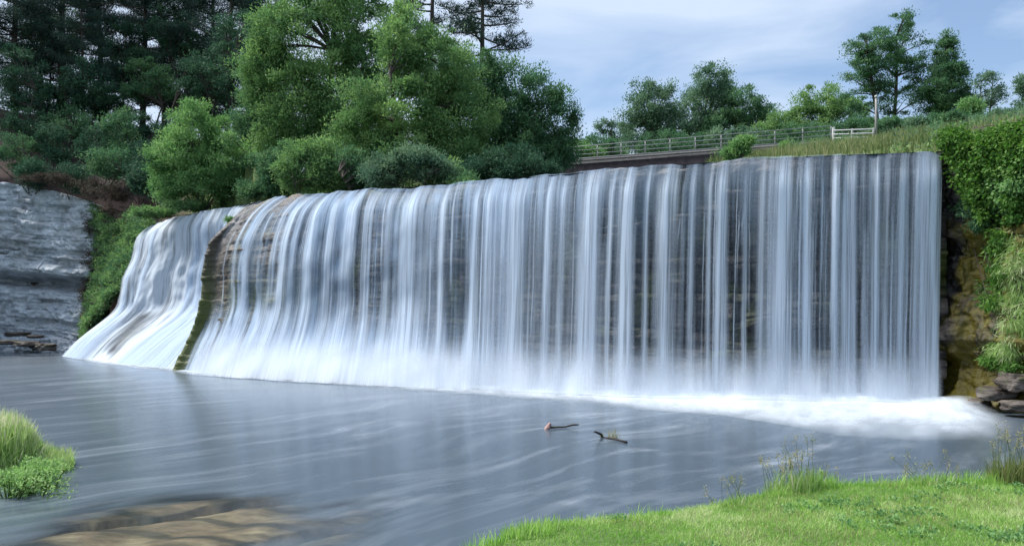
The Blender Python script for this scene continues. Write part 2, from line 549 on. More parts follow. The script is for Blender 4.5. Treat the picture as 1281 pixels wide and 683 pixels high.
def path(s, t, tab=WTAB, smooth_s=True):
    s = np.asarray(s, float); t = np.asarray(t, float)
    s, t = np.broadcast_arrays(s, t)
    L = st_interp(LIP, s.ravel()).reshape(s.shape + (3,)); B = st_interp(FOOT, s.ravel()).reshape(s.shape + (3,))
    h = tab_at(tab, s, t)
    p = L.copy()
    p[..., 0] = L[..., 0] + (B[..., 0] - L[..., 0]) * h
    p[..., 1] = L[..., 1] + (B[..., 1] - L[..., 1]) * h + cascade_inset(s) * np.sin(np.pi * np.clip(t, 0, 1)) ** .8
    um = s_to_m(s)
    cas = sstep(11.0, 11.6, s); mid = sstep(5, 7.5, s)
    # worn, uneven crest and bulging bed steps
    wob = (fbm(um * .35, um * 0, seed=301, oct=2) - .5) * .6 + (fbm(um * 1.5, um * 0, seed=302, oct=3) - .5) * .5
    bulge = (fbm(um * .6, t * 5, seed=303, oct=4) - .5) * (1.0 * cas + .55 * mid * (1 - cas)) * np.sin(np.pi * np.clip(t, 0, 1)) ** .6
    p[..., 1] -= wob * (1 - t) ** 2 * (1 - .5 * cas) + bulge
    p[..., 2] = L[..., 2] * (1 - t) + (fbm(um * .8, um * 0, seed=304, oct=4) - .5) * .26 * (1 - t) ** 4
    return p


S_LEN = np.concatenate([[0], np.cumsum(np.linalg.norm(np.diff((LIP + FOOT) / 2, axis=0)[:, :2], axis=1))])


def s_to_m(s):
    return np.interp(s, np.arange(NS), S_LEN)


def m_to_s(u):
    return np.interp(u, S_LEN, np.arange(NS))


def px_to_s(px):
    return np.interp(-np.asarray(px, float), -ST[:, 0], np.arange(NS))


# ------------------------------------------------------------------ ground
LIPX = [-400, -120, -60, -44, -39, -34, -30] + [p[0] for p in LIP[::-1]] + [16.6, 19, 24, 34, 80, 400]
LIPY = [20, 30, 52, 66, 67, 66.5, 63.5] + [p[1] for p in LIP[::-1]] + [25.5, 23, 21, 20, 20, 20]
LIPZ = [14, 14, 14, 14, 13.6, 12.8, 11] + [p[2] for p in LIP[::-1]] + [9.2, 9.5, 10, 11, 12, 12]
LAWN = np.array([(-60, -6), (-8, 1.5), (-3, 3), (-1.5, 4.6), (-0.6, 5.9), (-0.26, 6.5), (0, 6.9), (.42, 7.15), (1.18, 7.45), (2.06, 7.95),
                 (2.7, 8.45), (3.56, 8.7), (5.7, 8.95), (10, 9.6), (16, 12), (25, 16), (60, 18), (400, 18)], float)
LBANK = np.array([(20, -29), (52, -19), (49.5, -10), (50, -6), (53, -1), (60, 2.5), (70, 4), (120, 2), (3000, 2)], float)


def bank_left(y):
    return np.interp(y, [20, 38, 44, 50, 56, 60, 70, 120], [-1, -1, 1, 2.5, 3, 3.2, 4, 3])


def bank_right(y):
    return np.interp(y, [20, 29, 36, 45, 57, 70, 120], [15.6, 15.6, 14.7, 13.6, 12.8, 12.2, 10])


def ground_z(x, y):
    x = np.asarray(x, float); y = np.asarray(y, float)
    yl = np.interp(x, LIPX, LIPY); zl = np.interp(x, LIPX, LIPZ)
    s = y - yl
    # upstream
    dl = np.minimum(np.maximum(bank_left(y) - x, 0), np.maximum(s - 2.8, 0) * 1.3 + np.where(x < -15.5, 30, 0))
    hill = sstep(-16, -38, x)
    zleft = zl - .2 + hill * (.50 * np.clip(s - 1, 0, 20) - .06 * np.clip(s - 25, 0, 200)) + (1 - hill) * np.minimum(.4 * dl, 3.2)
    zleft = zleft * sstep(0, 4, dl) + 8.4 * (1 - sstep(0, 4, dl))
    zleft = np.where(hill > 0.02, np.maximum(zleft, zl - .2), zleft)
    dr = np.maximum(x - bank_right(y), 0)
    zr = 9.1 + .17 * np.clip(y - 30, -4, 34) + .14 * np.clip(x - 14, 0, 40)
    zr = 8.4 + (zr - 8.4) * sstep(0, 3.0, dr)
    zu = np.where(dl > 0, zleft, np.where(dr > 0, zr, 8.4))
    zu = zu + (fbm(x * .25, y * .25, seed=3) - .5) * .7 * np.clip(s / 6, 0, 1)
    # downstream
    e = np.interp(x, LAWN[:, 0], LAWN[:, 1]) - y
    zlawn = -1.5 + 2.65 * sstep(-1.5, 0.15, e) + .04 * np.clip(e, 0, 60) + (fbm(x * .8, y * .8, seed=9) - .5) * .10
    m = 1 - np.sqrt(((x + 13.35) / 4.7) ** 2 + ((y - 15.2) / 2.7) ** 2)
    zm = -1.5 + 2.1 * sstep(-.12, .2, m) + .25 * np.clip(m, 0, 1)
    far = -1.5 + 6 * sstep(-48, -70, x)
    zd = np.maximum(np.maximum(zlawn, zm), far)
    w = s > 2.6
    return np.where(w, zu, zd)


def axis(a, b, step, lim, grow=1.18):
    v = list(np.arange(a, b + 1e-6, step)); d = step
    while v[-1] < lim: d *= grow; v.append(v[-1] + d)
    d = step
    while v[0] > -lim: d *= grow; v.insert(0, v[0] - d)
    return np.array(v)


gx = axis(-62, 44, .8, 3200)
gy = axis(-6, 100, .8, 3200)
fine_x = np.arange(-2, 12, .2); fine_y = np.arange(3, 13, .2)
gx = np.unique(np.round(np.concatenate([gx, fine_x]), 3)); gy = np.unique(np.round(np.concatenate([gy, fine_y]), 3))
GX, GY = np.meshgrid(gx, gy, indexing='ij')
GZ = ground_z(GX, GY)


def ground_mat():
    m, n, l, out = new_mat("meadow_ground")
    tc = n.new("ShaderNodeTexCoord")
    a = nnoise(n, l, tc.outputs["Object"], 0.35, 6, 0.6)
    b = nnoise(n, l, tc.outputs["Object"], 7.0, 6, 0.7)
    r = ramp(n, [(0.35, (0.05, 0.085, 0.022)), (0.55, (0.085, 0.13, 0.035)), (0.7, (0.14, 0.14, 0.06))])
    l.new(nmath(n, l, 'ADD', nmath(n, l, 'MULTIPLY', a.outputs["Fac"], .5), nmath(n, l, 'MULTIPLY', b.outputs["Fac"], .5)), r.inputs["Fac"])
    # bare brown litter on the steep wooded bank at the left; riverbed mud under the water line
    geo = n.new("ShaderNodeNewGeometry"); sep = n.new("ShaderNodeSeparateXYZ"); l.new(geo.outputs["Position"], sep.inputs[0])
    litter = n.new("ShaderNodeMapRange"); litter.inputs["From Min"].default_value = -14; litter.inputs["From Max"].default_value = -24
    l.new(sep.outputs["X"], litter.inputs["Value"])
    deep = n.new("ShaderNodeMapRange"); deep.inputs["From Min"].default_value = 55; deep.inputs["From Max"].default_value = 60
    l.new(sep.outputs["Y"], deep.inputs["Value"])
    lf = nmath(n, l, 'MULTIPLY', litter.outputs[0], deep.outputs[0])
    lc = nmix(n, l, b.outputs["Fac"], (0.03, 0.02, 0.02), (0.10, 0.062, 0.055))
    c = nmix(n, l, lf, r.outputs["Color"], lc)
    mud = n.new("ShaderNodeMapRange"); mud.inputs["From Min"].default_value = 0.25; mud.inputs["From Max"].default_value = -0.15
    l.new(sep.outputs["Z"], mud.inputs["Value"])
    c = nmix(n, l, mud.outputs[0], c, nmix(n, l, b.outputs["Fac"], (0.05, 0.042, 0.03), (0.12, 0.10, 0.07)))
    p = n.new("ShaderNodeBsdfPrincipled"); p.inputs["Roughness"].default_value = .9
    l.new(c, p.inputs["Base Color"])
    bp = n.new("ShaderNodeBump"); bp.inputs["Strength"].default_value = .6; bp.inputs["Distance"].default_value = .05
    l.new(b.outputs["Fac"], bp.inputs["Height"]); l.new(bp.outputs[0], p.inputs["Normal"])
    l.new(p.outputs[0], out.inputs["Surface"])
    return m


V = np.stack([GX, GY, GZ], -1).reshape(-1, 3)
tag(link("ground", make_mesh("ground", V, grid_faces(len(gx), len(gy)), ground_mat(), smooth=True)), kind="structure")


# distant wooded hills; the blue of haze is put into their colour
def hills_mesh():
    xs = np.linspace(-900, 1500, 160); ys = np.linspace(0, 1, 14)
    X, Yv = np.meshgrid(xs, ys, indexing='ij')
    top = 95 + 60 * fbm(xs * .004, xs * 0, seed=5, oct=5) + 22 * np.exp(-((xs - 90) / 90) ** 2)
    Z = top[:, None] * np.sin(Yv * np.pi * .5) + (fbm(X * .03, Yv * 6, seed=8) - .5) * 10 * Yv
    Y = 720 + Yv * 160
    return np.stack([X, Y, Z - 3], -1).reshape(-1, 3), grid_faces(160, 14)


hv, hf = hills_mesh()
M['hill'] = simple_mat("wooded_hill", (0.05, 0.085, 0.075), (0.10, 0.135, 0.115), .05, 0.95, .5)
tag(link("hills", make_mesh("hills", hv, hf, M['hill'], smooth=True)), kind="structure")


# ------------------------------------------------------------------ pool water and upper river
def pool_mat():
    m, n, l, out = new_mat("silky_pool_water")
    geo = n.new("ShaderNodeNewGeometry")
    pos = geo.outputs["Position"]
    warp = nnoise(n, l, pos, 0.09, 2, .5)
    sub = n.new("ShaderNodeVectorMath"); sub.operation = 'SUBTRACT'; l.new(warp.outputs["Color"], sub.inputs[0]); sub.inputs[1].default_value = (.5, .5, .5)
    scl = n.new("ShaderNodeVectorMath"); scl.operation = 'SCALE'; scl.inputs["Scale"].default_value = 7.0; l.new(sub.outputs[0], scl.inputs[0])
    add = n.new("ShaderNodeVectorMath"); l.new(pos, add.inputs[0]); l.new(scl.outputs[0], add.inputs[1])
    flow = nmap(n, l, add.outputs[0], (1, 1, 1), rot=(0, 0, R(-52)))          # x' along the current
    s1 = nnoise(n, l, nmap(n, l, flow, (.05, .85, 1)), 1.0, 5, .6)
    s2 = nnoise(n, l, nmap(n, l, flow, (.12, 2.6, 1), loc=(4, 9, 0)), 1.0, 4, .55)
    big = nnoise(n, l, pos, 0.07, 3, .5)
    st = nmath(n, l, 'ADD', nmath(n, l, 'MULTIPLY', s1.outputs["Fac"], .65), nmath(n, l, 'MULTIPLY', s2.outputs["Fac"], .35))
    foam = ramp(n, [(0.49, (0, 0, 0)), (0.58, (.12, .12, .12)), (0.70, (.42, .42, .42))])
    l.new(st, foam.inputs["Fac"])
    bigr = ramp(n, [(0.35, (.25, .25, .25)), (0.65, (1, 1, 1))]); l.new(big.outputs["Fac"], bigr.inputs["Fac"])
    shl = n.new("ShaderNodeAttribute"); shl.attribute_name = "shallow"
    ff = nmath(n, l, 'MULTIPLY', nmath(n, l, 'MULTIPLY', foam.outputs["Color"], bigr.outputs["Color"]), nmath(n, l, 'SUBTRACT', 1.0, shl.outputs["Fac"]))
    # murk: silty water hides its bed except over the shallow slab
    at = n.new("ShaderNodeAttribute"); at.attribute_name = "shallow"
    body = n.new("ShaderNodeBsdfDiffuse"); body.inputs["Color"].default_value = (0.062, 0.085, 0.109, 1)
    tr = n.new("ShaderNodeBsdfTransparent"); tr.inputs["Color"].default_value = (.8, .85, .8, 1)
    mb = n.new("ShaderNodeMixShader"); l.new(at.outputs["Fac"], mb.inputs[0]); l.new(body.outputs[0], mb.inputs[1]); l.new(tr.outputs[0], mb.inputs[2])
    fd = n.new("ShaderNodeBsdfDiffuse"); fd.inputs["Color"].default_value = (.60, .66, .74, 1)
    mf = n.new("ShaderNodeMixShader"); l.new(ff, mf.inputs[0]); l.new(mb.outputs[0], mf.inputs[1]); l.new(fd.outputs[0], mf.inputs[2])
    gl = n.new("ShaderNodeBsdfGlossy"); gl.inputs["Roughness"].default_value = .2; gl.inputs["Color"].default_value = (.92, .95, .98, 1)
    bp = n.new("ShaderNodeBump"); bp.inputs["Strength"].default_value = .075; bp.inputs["Distance"].default_value = .12
    rip = nnoise(n, l, nmap(n, l, flow, (.5, 2.2, 1), loc=(2, 2, 2)), 1.0, 4, .6)
    l.new(rip.outputs["Fac"], bp.inputs["Height"]); l.new(bp.outputs[0], gl.inputs["Normal"])
    fr = n.new("ShaderNodeFresnel"); fr.inputs["IOR"].default_value = 1.33
    l.new(bp.outputs[0], fr.inputs["Normal"])
    ms = n.new("ShaderNodeMixShader"); l.new(nmath(n, l, 'MULTIPLY', fr.outputs[0], .8), ms.inputs[0]); l.new(mf.outputs[0], ms.inputs[1]); l.new(gl.outputs[0], ms.inputs[2])
    l.new(ms.outputs[0], out.inputs["Surface"])
    return m


wx = np.concatenate([np.linspace(-110, -16, 30), np.arange(-15, 8, .35), np.linspace(8.5, 40, 25)])
wy = np.concatenate([np.linspace(-10, 4, 8), np.arange(5, 22, .35), np.linspace(22.5, 78, 40)])
WX, WY = np.meshgrid(wx, wy, indexing='ij')
slab_c = np.array([-4.5, 11.6])
# depth-driven clearness: clear where the rock slab and the banks come near the surface
sd = np.sqrt(((WX + 4.7) / 2.7) ** 2 + ((WY - 11.3) / 2.3) ** 2)
shal = .9 * (1 - sstep(.55, 1.15, sd + (fbm(WX * .9, WY * 1.3, seed=21) - .5) * 1.1))
shal = np.maximum(shal, .35 * sstep(-.75, -.1, ground_z(WX, WY)))
V = np.stack([WX, WY, WX * 0], -1).reshape(-1, 3)
tag(link("pool_water", make_mesh("pool_water", V, grid_faces(len(wx), len(wy)), pool_mat(), pattr={"shallow": shal.ravel()}, smooth=True)), kind="structure")

# upper river: from the lip back under the bridge
sg = np.linspace(0, NS - 1, 60); bk = np.array([0, .6, 1.5, 4, 9, 18, 35, 70, 120.])
Lp = st_interp(LIP, sg)
RX = np.zeros((60, 9)); RY = RX.copy(); RZ = RX.copy()
for j, b in enumerate(bk):
    f = min(1, b / 25)
    tx = np.linspace(14, 1, 60)
    RX[:, j] = Lp[:, 0] * (1 - f) + tx * f
    RY[:, j] = Lp[:, 1] * (1 - f) + (38 + np.linspace(0, 14, 60)) * f + b * (.35 + .65 * f)
    RZ[:, j] = Lp[:, 2] + .02 + .002 * b
tag(link("river_water", make_mesh("river_water", np.stack([RX, RY, RZ], -1).reshape(-1, 3), grid_faces(60, 9), pool_mat(), pattr={"shallow": np.zeros(540)}, smooth=True)), kind="structure")


# ------------------------------------------------------------------ rock ledge behind the falling water
def strata(sm, z, seed, amp, warp=.35):
    """bedding: hard beds stand proud of soft ones, broken into blocks"""
    zz = z + warp * (fbm(sm * .12, z * .2, seed=seed + 5) - .5) + 1.1 * (fbm(z * 1.1, z * 0, seed=seed + 6, oct=3) - .5)
    bed = np.floor(zz / .38)
    inb = zz / .38 - bed
    hard = vnoise(bed * 7.31, sm * .18, seed=seed) - .5
    sw = sm / 1.3 + bed * .37 + 1.6 * (fbm(sm * .45, bed * 3.1, seed=seed + 7) - .5)
    blk = vnoise(np.floor(sw), bed, seed=seed + 2) - .5
    edge = -np.exp(-((inb) / .12) ** 2) * .35
    return amp * (1.1 * hard + .5 * blk + edge + 1.3 * (fbm(sm * .5, z * .7, seed=seed + 1) - .5) + .5 * (fbm(sm * 2.5, z * 4, seed=seed + 8) - .5))


def ledge():
    nsx, nt = 620, 150
    u = np.linspace(0, S_LEN[-1], nsx); s = m_to_s(u)
    tb = np.concatenate([np.linspace(-5, -.3, 6), np.linspace(0, 1, nt), [1.12]])
    S, T = np.meshgrid(s, tb, indexing='ij')
    Tc = np.clip(T, 0, 1)
    p = path(S, Tc, RTAB)
    um = s_to_m(S)
    free = 1 - sstep(4.5, 7.0, S)
    sho = sstep(8.6, 9.6, S) * (1 - sstep(11.0, 11.2, S))
    cas = sstep(11.0, 11.4, S)
    # outward offset, square to the ledge
    nx, ny = -.38, -.92
    d = strata(um, p[..., 2], 11, .42) * sstep(0, .06, Tc)
    off = d * (1.5 * free + .42 * (1 - free)) - .02 - .10 * (1 - free) * (1 - sho) - .25 * cas
    off = off + .16 * sho + .55 * np.exp(-((S - 11.0) / .12) ** 2) * sstep(.05, .25, Tc)
    p[..., 0] += nx * off; p[..., 1] += ny * off
    p[..., 2] += (fbm(um * .7, Tc * 9, seed=31) - .5) * .30 * sstep(0, .02, 1 - Tc) - .05
    back = T < 0
    p[..., 1] = np.where(back, p[..., 1] - T, p[..., 1])
    p[..., 2] = np.where(T > 1, -1.6, p[..., 2])
    dry = sstep(8.9, 9.6, S) * (1 - sstep(10.96, 11.05, S)) * (1 - sstep(.55, .85, Tc)) 
    mossy = np.exp(-((S - 10.95) / .22) ** 2) * sstep(.2, .7, Tc) + .8 * sstep(7.5, 8.5, S) * (1 - sstep(10, 10.5, S)) * np.exp(-((Tc - .58) / .12) ** 2) + .75 * (1 - sstep(4, 7, S)) * np.exp(-((Tc - .45) / .16) ** 2) * sstep(.45, .62, fbm(um * .35, Tc * 2, seed=33))
    return make_mesh("rock_ledge", p.reshape(-1, 3), grid_faces(nsx, len(tb)), M['ledge'], pattr={"dry": dry.ravel(), "mossy": mossy.ravel()}, smooth=False)


tag(link("rock_ledge", ledge()), kind="structure")


# ------------------------------------------------------------------ falling water
def film(s0, s1, du, out, tmin, dens_fn, nt=46, jitter=0.0, seed=0):
    um = np.arange(s_to_m(s0), s_to_m(s1), du); s = m_to_s(um)
    t = np.linspace(tmin, 1, nt) ** 1.0
    S, T = np.meshgrid(s, t, indexing='ij')
    p = path(S, T)
    U = s_to_m(S)
    o = out * sstep(0, .12, T) + jitter * (fbm(U * .8, T * 1.5, seed=seed) - .5)
    p[..., 0] -= .36 * o; p[..., 1] -= .93 * o
    p[..., 2] += .05
    zl = np.concatenate([np.zeros((len(s), 1)), np.cumsum(np.linalg.norm(np.diff(p, axis=1), axis=2), axis=1)], 1)
    uv = np.stack([U, zl], -1).reshape(-1, 2)
    return p.reshape(-1, 3), grid_faces(len(s), len(t)), uv, dens_fn(S, T, U).ravel()


def strand(sc, w, t0, t1, out, core, seed, nt=34, sway=.05, taper=.0):
    """one rope of falling water: a rounded ribbon, solid in the middle and thin at its edges"""
    t = np.linspace(t0, t1, nt); a = np.linspace(-1, 1, 9)
    uc = s_to_m(sc)
    wid = w * (.7 + .3 * np.sqrt(np.clip(t, 0, 1))) * (1 + (1.3 * sstep(4.8, 7, sc) * sstep(.6, 1, t)))
    cen = uc + sway * np.cumsum(rng.normal(0, .12, nt))
    U = cen[:, None] + a[None, :] * wid[:, None] * .5
    S = m_to_s(U.ravel()).reshape(U.shape); T = np.broadcast_to(t[:, None], U.shape)
    p = path(S, T)
    o = (out + .05 * w * (1 - a[None, :] ** 2)) * sstep(0, .14, T)
    p[..., 0] -= .36 * o; p[..., 1] -= .93 * o; p[..., 2] += .04
    zl = np.broadcast_to(np.linspace(0, 9.5, nt)[:, None], U.shape)
    dens = core * (1 - a ** 2)[None, :] ** 1.9 * (.72 + .55 * fbm(t * 2.2, t * 0 + seed * 1.7, seed=5, oct=2))[:, None] * (.32 + .68 * sstep(0, .17, t))[:, None]
    dens = dens * sstep(t0 - .001, t0 + .10, t)[:, None] if t0 > .02 else dens
    if t1 < .98: dens = dens * (1 - sstep(t1 - .15, t1, t)[:, None])
    uv = np.stack([U + seed * 3.7, zl], -1).reshape(-1, 2)
    return make_mesh("strand", p.reshape(-1, 3), grid_faces(nt, 9), M['strand'], uv=uv, pattr={"dens": dens.ravel()}, smooth=True)


# --- the wide curtain
curtain = empty("waterfall", P(800, 495, 30), "wide silky white curtain of water falling over the dark bedded ledge", "waterfall")
keys_px = [1300, 1182, 1165, 1150, 1100, 1000, 900, 800, 720, 640, 560, 500, 440, 400, 370, 340]
keys_dn = [.0, .55, .55, .24, .18, .18, .18, .20, .28, .40, .48, .54, .56, .46, .26, .0]


def curtain_dens(S, T, U):
    px = np.interp(S.ravel(), np.arange(NS), ST[:, 0]).reshape(S.shape)
    b = np.interp(-px, [-k for k in keys_px], keys_dn)
    leftw = sstep(680, 520, px)
    prof = (1 - leftw) * (.62 + .35 * np.exp(-((T - .12) / .11) ** 2) - .2 * (1 - sstep(0, .05, T)) - .38 * sstep(.2, .5, T) + .9 * sstep(.8, 1.0, T)) \
        + leftw * (.80 - .25 * np.exp(-(T / .05) ** 2) + .15 * sstep(0.02, .1, T) - .46 * np.exp(-((T - .52) / .17) ** 2) + .9 * sstep(.68, .92, T))
    patch = np.clip(.1 + 1.8 * fbm(U * .45, T * .25, seed=41, oct=3), .15, 2)
    broken = np.clip(.1 + 1.9 * fbm(U * 1.6 + T * 2, T * 11, seed=43, oct=3), .2, 1.5)
    patch = patch * (1 - leftw * (1 - sstep(.45, .75, T)) * (1 - broken))
    end = sstep(-.002, .04, S)
    return b * prof * patch * end


acc = [film(0, 10.3, .16, .05, .0, curtain_dens), film(0, 9.4, .2, .22, .0, lambda S, T, U: .55 * curtain_dens(S, T, U + 37), jitter=.08, seed=3)]
for k, (v, f, uv, dn) in enumerate(acc):
    uv = uv + k * 53.3
    link("water_film", make_mesh("water_film", v, f, M['fall'], uv=uv, pattr={"dens": dn}, smooth=True), curtain).matrix_parent_inverse = curtain.matrix_world.inverted()

CI = None


def child(name, me, parent):
    """link a mesh that is built in world coordinates under its thing"""
    o = link(name, me, parent)
    from mathutils import Matrix
    o.matrix_parent_inverse = Matrix.Translation(parent.location).inverted()
    return o


for o in list(curtain.children):
    COL.objects.unlink(o); m_ = o.data; bpy.data.objects.remove(o)
    child("water_film", m_, curtain)

main = [(1170, .95, .93), (1151, .25, .5), (1130, .42, .62), (1112, .2, .5), (1095, .5, .72), (1064, .6, .8), (1046, .22, .75), (1012, .42, .8), (985, .85, .9), (957, .28, .5), (938, .2, .5),
        (908, .5, .8), (893, .2, .5), (872, .3, .6), (842, .8, .82), (816, .28, .6), (790, .75, .95), (772, .25, .5), (748, .9, .95), (712, .3, .6), (694, .4, .72), (656, .95, .9),
        (622, .5, .8), (604, .55, .85), (566, .5, .72), (528, 1.3, .95), (500, .5, .55), (478, .7, .6), (458, .9, .75), (438, .8, .7), (418, .9, .82), (404, .5, .7)]
for k, (px, w, c) in enumerate(main):
    child("strand", strand(float(px_to_s(px)), w * 1.45, 0.0, 1.0, .30, c, k), curtain)
for k in range(150):
    px = rng.choice([rng.uniform(1000, 1178), rng.uniform(840, 1178), rng.uniform(415, 1175), rng.uniform(410, 700)])
    t0 = 0.0 if rng.random() < .7 else rng.uniform(.02, .3)
    child("strand", strand(float(px_to_s(px)), rng.choice([rng.uniform(.035, .12), rng.uniform(.05, .3)]) * (1.15 if px < 680 else 1), t0, 1.0 if rng.random() < .5 else rng.uniform(.4, .9), rng.uniform(.1, .45), rng.uniform(.18, .6) * (.75 if px > 690 else 1), 40 + k), curtain)


for k in range(18):
    px = rng.uniform(400, 1160)
    child("strand", strand(float(px_to_s(px)), rng.uniform(.9, 2.4), rng.choice([0, 0, .15, .3]), 1.0, rng.uniform(.08, .3), rng.uniform(.12, .3), 700 + k), curtain)

# spray rising from the foot of the curtain
def spray_dens(S, T, U):
    a = sstep(.74, 1.0, T) ** 1.4 * (.5 + .8 * fbm(U * .9, T * 3, seed=51, oct=3))
    return (.72 + .25 * sstep(5, 7, S)) * a * sstep(-.001, .08, S) * (1 - sstep(9.8, 10.5, S))


for k, o_ in enumerate((.55, .95, 1.5)):
    v, f, uv, dn = film(0, 10.6, .2, o_, .70, lambda S, T, U: spray_dens(S, T, U + 11 * k) * (1 - .15 * k), nt=20, jitter=.5, seed=60 + k)
    child("spray", make_mesh("spray", v, f, M['foam'], uv=uv, pattr={"dens": dn}, smooth=True), curtain)

# --- the thin rivulets over the brown shoulder
rivs = empty("waterfall", P(290, 440, 44), "thin broken rivulets running down the brown rounded rock shoulder", "waterfall")
for k, (px, w, c, t0, t1) in enumerate([(397, .9, .8, 0, .97), (384, .6, .75, .02, 1), (370, .22, .4, .05, .7), (361, .6, .8, 0, .9), (356, .25, .5, .12, .8),
                                        (347, .4, .75, 0, 1), (338, .16, .45, .15, .7), (364, .7, .6, .62, 1), (378, .6, .7, .6, 1), (350, .6, .6, .68, 1), (341, .5, .6, .7, 1), (333, .3, .6, .72, 1), (390, .8, .7, .6, 1)]):
    child("strand", strand(float(px_to_s(px)), w * (1.5 if t0 > .5 else 1.35), t0, t1, .34, c, 200 + k, sway=.2), rivs)


def riv_dens(S, T, U):
    return .42 * sstep(9.2, 9.6, S) * (1 - sstep(9.7, 10.3, S)) * sstep(.1, .3, T) * np.clip(2.4 * fbm(U * 1.3, T * .5, seed=73) - .6, 0, 1.4) \
        + .75 * sstep(.55, .85, T) * sstep(9.0, 9.5, S) * (1 - sstep(10.7, 10.95, S)) * (.5 + .8 * fbm(U * 1.2, T, seed=71)) \
        + .75 * (1 - .7 * sstep(.05, .45, T)) * sstep(9.3, 9.8, S) * (1 - .8 * sstep(9.9, 10.4, S)) * (1 - sstep(10.7, 10.95, S)) * np.clip(2.2 * fbm(U * 1.1, T * .8, seed=72) - .5, 0, 1.3)


v, f, uv, dn = film(9.0, 10.95, .12, .24, 0, riv_dens)
child("water_film", make_mesh("water_film", v, f, M['fall'], uv=uv, pattr={"dens": dn}, smooth=True), rivs)

# --- left cascade
casc = empty("waterfall", P(150, 455, 50), "left hand stepped white cascade beside the overgrown bank and pale cliff", "waterfall")


def cas_dens(S, T, U):
    g = np.clip(.24 + 1.35 * fbm(U * .6 + 1.3 * T, T * 1.4, seed=81, oct=3), .2, 1.1) + .35 * sstep(.72, .95, T)
    # a dark rock shows through low down, and along a seam high up
    rock = np.exp(-((S - 13.65 - 1.0 * (.8 - T)) / .25) ** 2) * sstep(.62, .70, T) * (1 - sstep(.93, .98, T))
    rock2 = .6 * np.exp(-((S - 14.25 - 1.0 * (T - .2)) / .10) ** 2) * (1 - sstep(.3, .55, T))
    rock3 = .5 * np.exp(-((S - 12.3 - 1.6 * (T - .5)) / .12) ** 2) * sstep(.35, .45, T) * (1 - sstep(.6, .7, T))
    return g * (1 - .85 * np.clip(rock + rock2 + rock3, 0, 1)) * sstep(11.05, 11.25, S) * (1 - sstep(14.85, 15, S))


v, f, uv, dn = film(11.05, 15, .18, .10, 0, cas_dens, nt=70, jitter=.3, seed=85)
child("water_film", make_mesh("water_film", v, f, M['cascade'], uv=uv, pattr={"dens": dn}, smooth=True), casc)
for k in range(30):
    s_ = rng.uniform(11.3, 14.9); t0 = rng.choice([0, 0, .3, .55, .65])
    while abs(s_ - 13.68) < .42: s_ = rng.uniform(11.3, 14.9)
    child("strand", strand(float(s_), rng.uniform(.5, 1.9), t0, 1.0 if rng.random() < .6 else rng.uniform(t0 + .3, 1), rng.uniform(.12, .4), rng.uniform(.4, .85), 300 + k, sway=.3), casc)


# ------------------------------------------------------------------ foam boiling on the pool
def foam():
    outer = np.array([(1300, 535), (1250, 551), (1150, 553), (1050, 547), (1000, 537), (900, 521), (800, 513), (700, 504), (600, 495), (500, 488.5), (400, 480.5), (300, 474), (225, 467), (150, 459), (72, 448)], float)
    inner = np.array([(1225, 508), (1190, 504), (1150, 503), (1060, 501), (1000, 499), (900, 496), (800, 492), (700, 486), (600, 481), (500, 477), (400, 473), (300, 467), (225, 460), (150, 453), (76, 445)], float)
    n_ = len(outer); U = np.linspace(0, n_ - 1, 360)
    ox = np.interp(U, range(n_), outer[:, 0]); oy = np.interp(U, range(n_), outer[:, 1])
    ix = np.interp(U, range(n_), inner[:, 0]); iy = np.interp(U, range(n_), inner[:, 1])
    O = np.array([P(a, b, EYE * FPX / (b - HOR)) for a, b in zip(ox, oy)]); I = np.array([P(a, b, EYE * FPX / (b - HOR)) for a, b in zip(ix, iy)])
    W = np.linspace(0, 1, 44)
    for lay in range(3):
        p = I[:, None, :] * (1 - W[None, :, None]) + O[:, None, :] * W[None, :, None]
        dist = np.linalg.norm(O - I, axis=1)[:, None]
        um = np.concatenate([[0], np.cumsum(np.linalg.norm(np.diff((O + I) / 2, axis=0), axis=1))])[:, None]
        lump = fbm(um * .45 + 7 * lay, W[None, :] * dist * .3, seed=90 + lay, oct=3)
        hgt = (.04 + .032 * np.minimum(dist, 7)) * np.exp(-((W[None, :] - .08) / .36) ** 2) * (.45 + 1.1 * lump) * (1 - .28 * lay)
        p[..., 2] = .02 + .012 * lay + hgt * sstep(1, .85, W)[None, :]
        fade = (1 - sstep(.18 + .1 * lay, 1.0, W[None, :] + (fbm(um * .4, W[None, :] * 2, seed=97 + lay) - .5) * .5)) * sstep(-.02, .12, W)[None, :]
        side = (sstep(0, 40, np.arange(360)) * sstep(359, 335, np.arange(360)))[:, None]
        dens = np.clip((.72 - .1 * lay) * fade * (.35 + 1.2 * lump) * side, 0, 1)
        dens[:, -1] = 0
        uv = np.stack([np.broadcast_to(um * .35, dens.shape), np.broadcast_to(W[None, :] * dist * 2.2, dens.shape)], -1).reshape(-1, 2)
        yield make_mesh("foam", p.reshape(-1, 3), grid_faces(360, 44), M['foam'], uv=uv, pattr={"dens": dens.ravel()}, smooth=True)


for me in foam():
    tag(link("foam", me), kind="stuff")


